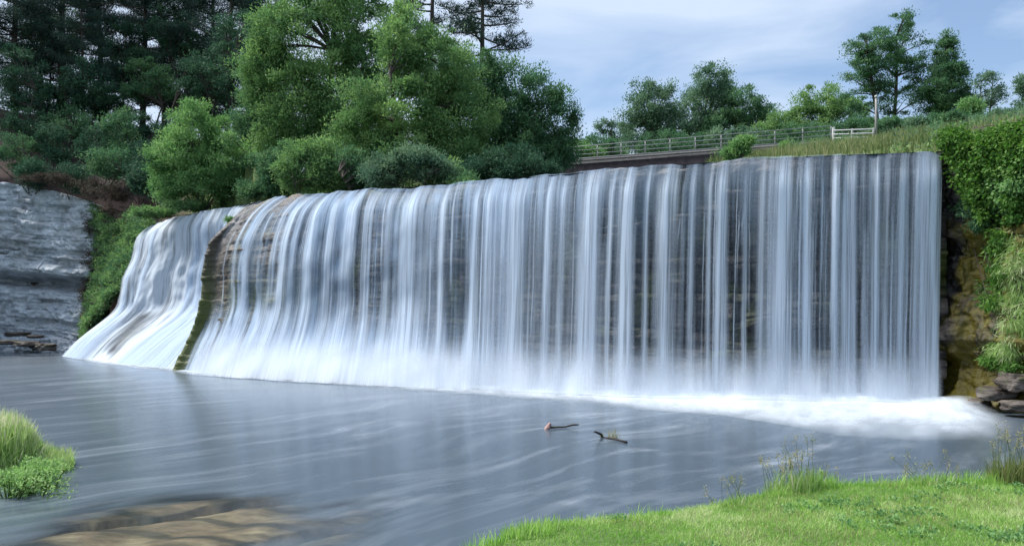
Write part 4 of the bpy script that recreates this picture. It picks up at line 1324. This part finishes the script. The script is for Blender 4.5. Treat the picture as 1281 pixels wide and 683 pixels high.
for k, (px, py, d, rx, ry, mt, lab) in enumerate([
        (1112, 158, 56, 24, 14, 'deep', "green bush beside the pole at the fence end"), (1150, 160, 55, 26, 14, 'grey_green', "grey green bush under the dark conical tree"),
        (1190, 152, 53, 24, 14, 'deep', "deep green bush on the slope under the thin tree"), (1215, 135, 58, 14, 12, 'bright', "yellow green bush beneath the scraggly tree"),
        (1075, 160, 62, 30, 14, 'deep', "dark bush behind the white fence"), (1255, 148, 50, 26, 10, 'grey_green', "grey green bush on the slope near the right edge"),
        (1170, 176, 42, 14, 9, 'grey_green', "small bush on the slope just above the end of the lip")]):
    broad_tree("bush", lab, "bush", px, d, [(px, py, rx, ry)], M[mt], 34, 130, (.22, .085), .5, .05, stems=3, base_z=min(float(P(px, py + ry, d)[2]), float(ground_z(P(px, 0, d)[0], d)) - .1))


# ------------------------------------------------------------------ grass
def blades(x, y, z, h, w, lean=.35, seg=2, dirv=None):
    """curved grass blades, seg quads + a tip triangle each"""
    n_ = len(x)
    az = rng.uniform(0, 2 * np.pi, n_); la = np.abs(rng.normal(0, lean, n_))
    lx, ly = np.cos(az) * la, np.sin(az) * la
    fz = rng.uniform(0, 2 * np.pi, n_)
    sx, sy = np.cos(fz), np.sin(fz)
    rows = []
    for k in range(seg + 1):
        f = k / (seg + 1)
        cx = x + lx * h * f ** 1.7; cy = y + ly * h * f ** 1.7; cz = z + h * f * (1 - .25 * la * f)
        ww = w * (1 - .55 * f) * .5
        rows += [np.stack([cx - sx * ww, cy - sy * ww, cz], -1), np.stack([cx + sx * ww, cy + sy * ww, cz], -1)]
    rows.append(np.stack([x + lx * h, y + ly * h, z + h * (1 - .25 * la)], -1))
    k = 2 * (seg + 1) + 1
    V = np.stack(rows, 1).reshape(-1, 3)
    b = np.arange(n_)[:, None] * k
    Q = np.concatenate([np.stack([b[:, 0] + 2 * j, b[:, 0] + 2 * j + 1, b[:, 0] + 2 * j + 3, b[:, 0] + 2 * j + 2], -1) for j in range(seg)])
    T = np.stack([b[:, 0] + 2 * seg, b[:, 0] + 2 * seg + 1, b[:, 0] + 2 * seg + 2], -1)
    return V, Q, T


def grass_obj(name, x, y, h, w, mat, tint, lean=.35, seg=2, z=None, kind="stuff"):
    z = ground_z(x, y) - .02 if z is None else z
    V, Q, T = blades(x, y, z, h, w, lean, seg)
    n_ = len(x)
    ta = np.concatenate([np.tile(tint, seg), tint])
    return tag(link(name, make_mesh(name, V, [Q, T], mat, fattr={"tint": ta})), kind=kind)


def lawn_pts(n_, x0, x1, y0, y1, emin=-.45, emax=99):
    x = rng.uniform(x0, x1, n_); y = rng.uniform(y0, y1, n_)
    e = np.interp(x, LAWN[:, 0], LAWN[:, 1]) - y
    k = (e > emin) & (e < emax) & (ground_z(x, y) > .05)
    return x[k], y[k], e[k]


x, y, e = lawn_pts(300000, -1.2, 9.5, 5.0, 10.2)
pt = .6 * fbm(x * 1.1, y * 1.1, seed=201, oct=3) + .4 * fbm(x * 5, y * 5, seed=202, oct=2)
h = rng.uniform(.03, .075, len(x)) * (1 + .5 * sstep(.3, 0, e)) * (.7 + .6 * pt)
grass_obj("grass", x, y, h, .006 + .003 * rng.random(len(x)), M['grass'], np.clip(.12 + 2.0 * (pt - .36) + rng.normal(0, .2, len(x)), 0, 1), .6, 1)
x, y, e = lawn_pts(130000, -4, 18, 1, 13)
k = ~((x > -1.2) & (x < 9.5) & (y > 5.0) & (y < 10.2)); x, y = x[k], y[k]
grass_obj("grass", x, y, rng.uniform(.04, .09, len(x)), np.full(len(x), .012), M['grass'], np.clip(.12 + 2.0 * (fbm(x * 1.1, y * 1.1, seed=201, oct=3) - .36) + rng.normal(0, .2, len(x)), 0, 1), .5, 1)
x, y, e = lawn_pts(26000, -1.2, 7.2, 5.0, 9.6)
k = fbm(x * 1.7, y * 1.7, seed=206, oct=3) > .5; x, y = x[k], y[k]
grass_obj("grass", x, y, rng.uniform(.05, .11, len(x)), np.full(len(x), .005), M['dry_grass'], np.clip(rng.normal(.8, .15, len(x)), 0, 1), .8, 1)
x, y, e = lawn_pts(900, -1.2, 7.2, 5.2, 9.4, .05)
k = fbm(x * 1.2, y * 1.2, seed=207, oct=3) > .53; x, y = x[k], y[k]
V, F, tt = clump_leaves(np.stack([x, y, ground_z(x, y) + .03], -1), np.tile([[.07, .07, .025]], (len(x), 1)), 26, .03, .022, 0, .5)
tag(link("clover", make_mesh("clover", V, F, M['bright'], fattr={"tint": tt})), kind="stuff")
# longer fringe on the bank edge
x, y, e = lawn_pts(60000, -1.2, 7.5, 5.4, 10.0, -.7, .28)
pt = fbm(x * 1.6, y * 1.6, seed=203, oct=2)
k = rng.random(len(x)) < sstep(.35, .62, pt); x, y, pt = x[k], y[k], pt[k]
grass_obj("grass", x, y, rng.uniform(.07, .19, len(x)) * (.6 + .8 * pt), np.full(len(x), .008), M['grass'], np.clip(rng.normal(.35, .18, len(x)), 0, 1), .4, 2)


def tuft(name, label, x0, y0, n_, rad, hmin, hmax, mat, seed, heads=20, group=None, cat="grass tuft", stalk=None):
    z0 = float(ground_z(x0, y0))
    root = empty(name, (x0, y0, z0), label, cat, group)
    a = rng.uniform(0, 2 * np.pi, n_); r = rad * np.sqrt(rng.random(n_))
    x = np.cos(a) * r; y = np.sin(a) * r
    z = ground_z(x + x0, y + y0) - z0 - .03
    V, Q, T = blades(x, y, z, rng.uniform(hmin, hmax, n_), np.full(n_, .009), .28, 2)
    t = np.clip(rng.normal(.45, .2, n_), 0, 1)
    tag(link("blades", make_mesh("blades", V, [Q, T], M[mat], fattr={"tint": np.concatenate([t, t, t])}), root), kind="stuff")
    if heads:
        g = Geo(); C = []
        for k in range(heads):
            aa = rng.uniform(0, 2 * np.pi); rr = rad * .8 * math.sqrt(rng.random())
            b = np.array([math.cos(aa) * rr, math.sin(aa) * rr, 0]); hh = hmax * rng.uniform(.9, 1.5)
            b[2] = float(ground_z(b[0] + x0, b[1] + y0)) - z0
            tip = b + np.array([rng.normal(0, .12), rng.normal(0, .1), hh])
            g.tube(bez(b, tip, [0, 0, .03], 4), .0022, 3, cap=False)
            C.append(tip)
        tag(link("stalks", g.mesh("stalks", M['dry_grass']), root), kind="stuff")
        C = np.array(C)
        V, F, tt = clump_leaves(C, np.tile([[.025, .025, .07]], (len(C), 1)), 22, .03, .008, 0, .6)
        tag(link("seed_heads", make_mesh("seed_heads", V, F, M['dry_grass'], fattr={"tint": np.clip(tt + .3, 0, 1)}), root), kind="stuff")
    return root


def edge_xy(px, py, z=1.15):
    d = (EYE - z) * FPX / (py - HOR)
    return (px - 640.5) * d / FPX, d


x0, y0 = edge_xy(988, 610); tuft("grass_tuft", "tall feathery seeding grass tuft on the bank edge, left of the dock stalk", x0, y0, 900, .30, .15, .36, 'long_grass', 1, 34)
x0, y0 = edge_xy(1012, 607); tuft("grass_tuft", "dense fresh green grass tuft at the middle of the bank edge", x0, y0, 900, .26, .1, .26, 'grass', 2, 8)
x0, y0 = edge_xy(1268, 605); tuft("grass_tuft", "tall straw coloured grass tuft at the right edge of the bank", x0, y0, 700, .26, .2, .42, 'dry_grass', 3, 26)
x0, y0 = edge_xy(1160, 606); tuft("grass_tuft", "sparse thin grass tuft on the bank edge before the last strand", x0, y0, 220, .3, .08, .2, 'long_grass', 4, 16)
x0, y0 = edge_xy(660, 662); tuft("grass_tuft", "bright green grass tuft at the left corner of the lawn", x0, y0 - .05, 700, .28, .06, .17, 'grass', 5, 0)
x0, y0 = edge_xy(910, 627); tuft("grass_tuft", "small grass tuft on the bank edge with a few thin seed stalks", x0, y0, 260, .22, .06, .17, 'long_grass', 6, 8)

# dock stalk
x0, y0 = edge_xy(1028, 606)
dk = empty("dock_plant", (x0, y0, float(ground_z(x0, y0))), "single upright dock stalk with a knobbly seed head on the bank edge", "plant")
g = Geo(); g.tube([(0, 0, 0), (.01, 0, .12), (.0, .01, .28)], [.006, .005, .003], 5)
link("stem", g.mesh("stem", M['long_grass']), dk)
V, F, t = clump_leaves(np.array([[0, 0, .27], [.005, 0, .23], [0, 0, .19], [0, .01, .31]]), np.tile([[.022, .022, .03]], (4, 1)), 40, .02, .014)
link("seed_head", make_mesh("seed_head", V, F, M['long_grass'], fattr={"tint": t}), dk)
V, F, t = clump_leaves(np.array([[0, 0, .08]]), np.array([[.03, .03, .06]]), 14, .12, .03, 0, .5)
link("foliage", make_mesh("foliage", V, F, M['grass'], fattr={"tint": t}), dk)

# --- grassy point at the left
n_ = 52000
a = rng.uniform(0, 2 * np.pi, n_); r = np.sqrt(rng.random(n_)) * 1.02
x = -13.35 + 4.7 * r * np.cos(a); y = 15.2 + 2.7 * r * np.sin(a)
pt = fbm(x * .9, y * .9, seed=211, oct=3)
inn = sstep(1.0, .6, r)
h = .8 * (rng.uniform(.2, .55, n_) * (.55 + .7 * pt) + .40 * inn * rng.random(n_))
z = np.maximum(ground_z(x, y) - .03, -.02)
top = sstep(.22, .50, h)
grass_obj("grass", x, y, h, np.full(n_, .016), M['long_grass'], np.clip(.12 + .45 * pt + .75 * top * rng.random(n_) + rng.normal(0, .12, n_), 0, 1), .32, 2, z=z)
for k, (px, py, d, rad, lab) in enumerate([(56, 590, 14.0, .36, "leafy green weed at the tip of the grassy point"), (42, 600, 13.4, .42, "leafy weed at the water edge of the grassy point, second from its tip"),
                                           (14, 608, 13.2, .45, "leafy weed low on the grassy point by the picture edge"), (58, 568, 14.6, .35, "leafy weed behind the tip of the grassy point"),
                                           (28, 582, 13.9, .4, "leafy weed half way up the grassy point")]):
    p = P(px, py, d)
    root = empty("weed", (p[0], p[1], max(0., float(ground_z(p[0], p[1])))), lab, "weed", None)
    C = np.array([[rng.normal(0, rad * .5), rng.normal(0, rad * .35), rng.uniform(.03, .38)] for _ in range(26)])
    V, F, t = clump_leaves(C, np.tile([[.16, .16, .12]], (26, 1)), 24, .065, .028, .1)
    link("foliage", make_mesh("foliage", V, F, M['weed'], fattr={"tint": t}), root)
    g = Geo()
    for c in C: g.tube(bez(np.array([c[0] * .5, c[1] * .5, -.05]), c, [0, 0, .05], 4), .008, 4, cap=False)
    link("stem", g.mesh("stem", M['dry_grass']), root)

# --- scrub on the upper right bank
n_ = 1500
x = rng.uniform(13, 46, n_); y = rng.uniform(30, 64, n_)
k = (x > bank_right(y) + 1.5) & (y > np.interp(x, LIPX, LIPY) + 3.5) & (fbm(x * .3, y * .3, seed=231, oct=3) > .52); x, y = x[k], y[k]
cs = rng.uniform(.25, .6, len(x))
for mt, sel in (('grey_green', np.arange(len(x)) % 2 == 0), ('deep', np.arange(len(x)) % 4 == 1), ('willow', np.arange(len(x)) % 4 == 3)):
    V, F, tt = clump_leaves(np.stack([x, y, ground_z(x, y) + cs * .9], -1)[sel], np.stack([cs, cs, cs], -1)[sel], 45, .2, .06, 0)
    tag(link("undergrowth", make_mesh("undergrowth", V, F, M[mt], fattr={"tint": tt})), kind="stuff")

# --- rough grass of the upper right bank
n_ = 60000
x = rng.uniform(10, 52, n_); y = rng.uniform(28.5, 66, n_)
k = (x > bank_right(y) + .8) & (y > np.interp(x, LIPX, LIPY) + 3.0); x, y = x[k], y[k]
pt = fbm(x * .35, y * .35, seed=221, oct=3)
h = rng.uniform(.35, .95, len(x)) * (.5 + .9 * pt)
grass_obj("grass", x, y, h, np.full(len(x), .05), M['bank_grass'], np.clip(.1 + .9 * (pt - .25) + rng.normal(0, .2, len(x)), 0, 1), .35, 1)


# ------------------------------------------------------------------ ivy and hanging growth on the right cliff
def hanging(name, label, cat, lobes, d, mat, n_clump, n_leaf, leaf, csize, droop, stems=8):
    base = P(lobes[0][0], lobes[0][1] - lobes[0][3], d)
    root = empty(name, base, label, cat)
    C = []
    for px, py, rx, ry in lobes:
        for _ in range(int(n_clump * (.35 if rx < 6 else 1))):
            q = rng.uniform(-1, 1, 2)
            while q[0] ** 2 + q[1] ** 2 > 1: q = rng.uniform(-1, 1, 2)
            dd = d - (1 - q[0] ** 2 - q[1] ** 2) * .6 - (px + q[0] * rx - 1200) * .026 - .35 - max(0, py + q[1] * ry - 260) * .005 + rng.normal(0, .12)
            C.append(P(px + q[0] * rx, py + q[1] * ry, dd))
    C = np.array(C)
    cs = csize * rng.uniform(.4, 1.5, len(C))
    V, F, t = clump_leaves(C - base, np.stack([cs, cs, cs * .8], -1), n_leaf, leaf[0], leaf[1], droop, .2)
    link("foliage", make_mesh("foliage", V, F, M[mat], fattr={"tint": t}), root)
    g = Geo()
    for k in rng.permutation(len(C))[:stems]:
        c = C[k] - base
        g.tube(bez(np.array([c[0] * .6, .3, .1]), c + np.array([0, .25, 0]), [0, 0, .2], 5), .015, 4, cap=False)
    link("stem", g.mesh("stem", M['bark']), root)
    return root


hanging("ivy", "bright ivy mass draped over the cliff top right beside the falls", "ivy", [(1206, 188, 22, 18), (1214, 215, 18, 24), (1194, 176, 12, 10), (1222, 240, 6, 16), (1232, 262, 3, 20)], 28, 'ivy', 40, 90, (.11, .095), .26, .5)
hanging("ivy", "large bright ivy mass at the upper right edge with reddish gaps", "ivy", [(1262, 178, 26, 18), (1264, 205, 22, 26), (1284, 190, 22, 40), (1238, 184, 18, 16), (1246, 215, 10, 20), (1240, 245, 4, 22), (1268, 255, 5, 26)], 28, 'ivy', 42, 90, (.11, .095), .27, .5)
hanging("ivy", "lighter leafy trailer hanging below the upper ivy at the right edge", "ivy", [(1254, 240, 11, 22), (1268, 232, 14, 20)], 28, 'bright', 20, 100, (.12, .09), .3, .6)
hanging("hanging_grass", "long pale green grass hanging down the right cliff at the picture edge", "grass", [(1270, 330, 12, 44), (1266, 395, 16, 44), (1258, 432, 12, 20), (1286, 370, 14, 70)], 28.2, 'long_grass', 24, 60, (.32, .02), .28, 1.1)
hanging("fern", "small fern clump on the mossy cliff right of the falls", "fern", [(1250, 300, 12, 22), (1244, 372, 12, 18), (1252, 340, 10, 16)], 28.2, 'ivy', 16, 60, (.16, .05), .22, .5)
hanging("fern", "dark fern clump in the shade below the first ivy mass", "fern", [(1210, 262, 12, 10), (1222, 280, 8, 8)], 28.4, 'deep', 14, 60, (.16, .05), .22, .6)
hanging("weed", "small weed tuft clinging under the hanging grass above the boulders", "weed", [(1240, 452, 12, 6), (1262, 460, 8, 5)], 28.0, 'ivy', 14, 50, (.12, .05), .18, .4)
# small plants growing on the falls' rocks
for px, py, d, sz, lab in [(288, 276, 47.2, .32, "small green tuft on the rock between the left cascade and the shoulder"), (272, 402, 45.0, .5, "mossy green tuft at the foot of the brown shoulder"),
                           (255, 415, 46.0, .35, "small mossy tuft on the rib beside the left cascade")]:
    p = P(px, py, d); root = empty("weed", p, lab, "weed")
    C = rng.normal(0, sz * .5, (10, 3)) * (1, .6, .5)
    V, F, t = clump_leaves(C, np.tile([[sz * .5] * 3], (10, 1)), 50, .14, .06)
    link("foliage", make_mesh("foliage", V, F, M['willow'], fattr={"tint": t}), root)

# ------------------------------------------------------------------ bridge
BZ = 15.9
A = np.array([23.9, 59.9, BZ]); B = np.array([4.0, 67.8, BZ])
bd = unit((B - A)[None])[0]; bn = np.array([bd[1], -bd[0], 0.0])
if bn[1] > 0: bn = -bn
E = A + bd * 34.0
axs = np.array([bd, bn, [0, 0, 1.0]])
bridge = empty("bridge", (A + E) / 2 * [1, 1, 0] + [0, 0, 8.5], "long low road bridge with pipe railings crossing the river behind the falls", "bridge")


def bpart(name, c, size, mat, bev=.02):
    g = Geo(); g.box(np.asarray(c, float), size, axs, bev)
    return child(name, g.mesh(name, mat), bridge)


Lb = 34.0; mid = A + bd * Lb / 2
bpart("deck", mid - bn * 2.2 + [0, 0, -.12], (Lb, 5.0, .24), M['concrete'])
bpart("kerb", mid + bn * .22 + [0, 0, .10], (Lb, .3, .2), M['concrete'], .04)
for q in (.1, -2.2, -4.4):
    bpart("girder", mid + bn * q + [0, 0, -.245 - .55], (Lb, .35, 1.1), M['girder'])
for q in (11.0, 24.0):
    bpart("pier", A + bd * q - bn * 2.1 + [0, 0, -1.36 - 3.2], (.7, 4.6, 6.4), M['concrete'], .05)
side = ((.25, 1), (-4.65, 1))
for off, _ in side:
    for q in np.arange(0.0, Lb + .01, 2.0):
        bpart("post", A + bd * q + bn * off + [0, 0, .20 + .5], (.10, .10, 1.0), M['steel'], .01)
    for zz in (.45, .80, 1.13):
        g = Geo(); g.tube([A + bn * (off + .10) + [0, 0, .1 + zz], A + bd * Lb + bn * (off + .10) + [0, 0, .1 + zz]], .032, 8)
        child("rail", g.mesh("rail", M['steel'], True), bridge)

# white fence that continues from the bridge end
F0 = P(1043, 178, 56.6); F1 = P(1094, 176.5, 55.0)
fd = unit((F1 - F0)[None])[0]; fl = float(np.linalg.norm(F1 - F0))
fence = empty("fence", F0, "short white painted wooden fence at the right end of the bridge", "fence")
fax = np.array([fd, unit(np.cross([0, 0, 1.0], fd)[None])[0], [0, 0, 1.0]])
for q, hh, ww in ((0, 1.05, .15), (fl * .46, .9, .11), (fl * .98, .9, .11)):
    g = Geo(); g.box(F0 + fd * q + [0, 0, hh / 2 - .15], (ww, ww, hh + .3), np.eye(3), .02); child("post", g.mesh("post", M['white']), fence)
for zz in (.25, .52, .80):
    g = Geo(); g.box(F0 + fd * fl * .5 + [0, 0, zz] - fax[1] * .12, (fl, .04, .09), fax, .01); child("rail", g.mesh("rail", M['white']), fence)

pp = P(1096, 168, 55.0)
pole = empty("pole", pp, "weathered grey pole with a pale cap standing at the end of the white fence", "pole")
g = Geo(); g.tube([pp + [0, 0, -.8], pp + [0, 0, 1.0], pp + [0, 0, 2.5]], [.085, .08, .075], 10); child("shaft", g.mesh("shaft", M['old_wood'], True), pole)
g = Geo(); g.tube([pp + [0, 0, 2.5], pp + [0, 0, 2.62], pp + [0, 0, 2.66]], [.105, .105, .07], 10); child("cap", g.mesh("cap", M['white'], True), pole)

# ------------------------------------------------------------------ driftwood in the pool
def wpt(px, py, z=0.0):
    d = (EYE - z) * FPX / (py - HOR)
    return np.array([(px - 640.5) * d / FPX, d, z])


p0 = wpt(686, 537)
dw = empty("driftwood", p0, "broken reddish branch stub with a dark stick trailing right, stranded in the pool", "driftwood")
g = Geo(); g.tube([p0 + [-.06, 0, -.10], p0 + [-.02, 0, .04], p0 + [.05, .03, .16]], [.085, .075, .04], 8); child("stub", g.mesh("stub", M['red_wood']), dw)
e1 = wpt(708, 533.5, .03); e2 = wpt(724, 531, .10); g = Geo(); g.tube([p0 + [.02, .0, .05], e1, (e1 + e2) / 2 + [0, 0, .02], e2], [.035, .02, .03, .015], 7); child("stick", g.mesh("stick", M['wood']), dw)
p0 = wpt(752, 546)
dw2 = empty("driftwood", p0, "dark forked stick with a wisp of dry grass, right of the reddish stub", "driftwood")
e2 = wpt(784, 553, .03); g = Geo(); g.tube([p0 + [-.05, 0, -.02], wpt(768, 548.5, .04), e2], [.025, .022, .03], 7); child("stick", g.mesh("stick", M['wood']), dw2)
e3 = wpt(744, 545, .14); g = Geo(); g.tube([p0 + [.04, 0, -.03], p0 + [0, 0, .06], e3 + [0, 0, .10]], [.035, .035, .02], 7); child("fork", g.mesh("fork", M['wood']), dw2)
q = wpt(766, 548)
V, Q, T = blades(q[0] + rng.normal(0, .1, 46), q[1] + rng.normal(0, .05, 46), np.zeros(46), rng.uniform(.08, .3, 46), np.full(46, .012), .4, 2)
t = np.tile(np.clip(rng.normal(.8, .15, 46), 0, 1), 3)
child("dry_grass", make_mesh("dry_grass", V, [Q, T], M['dry_grass'], fattr={"tint": t}), dw2)
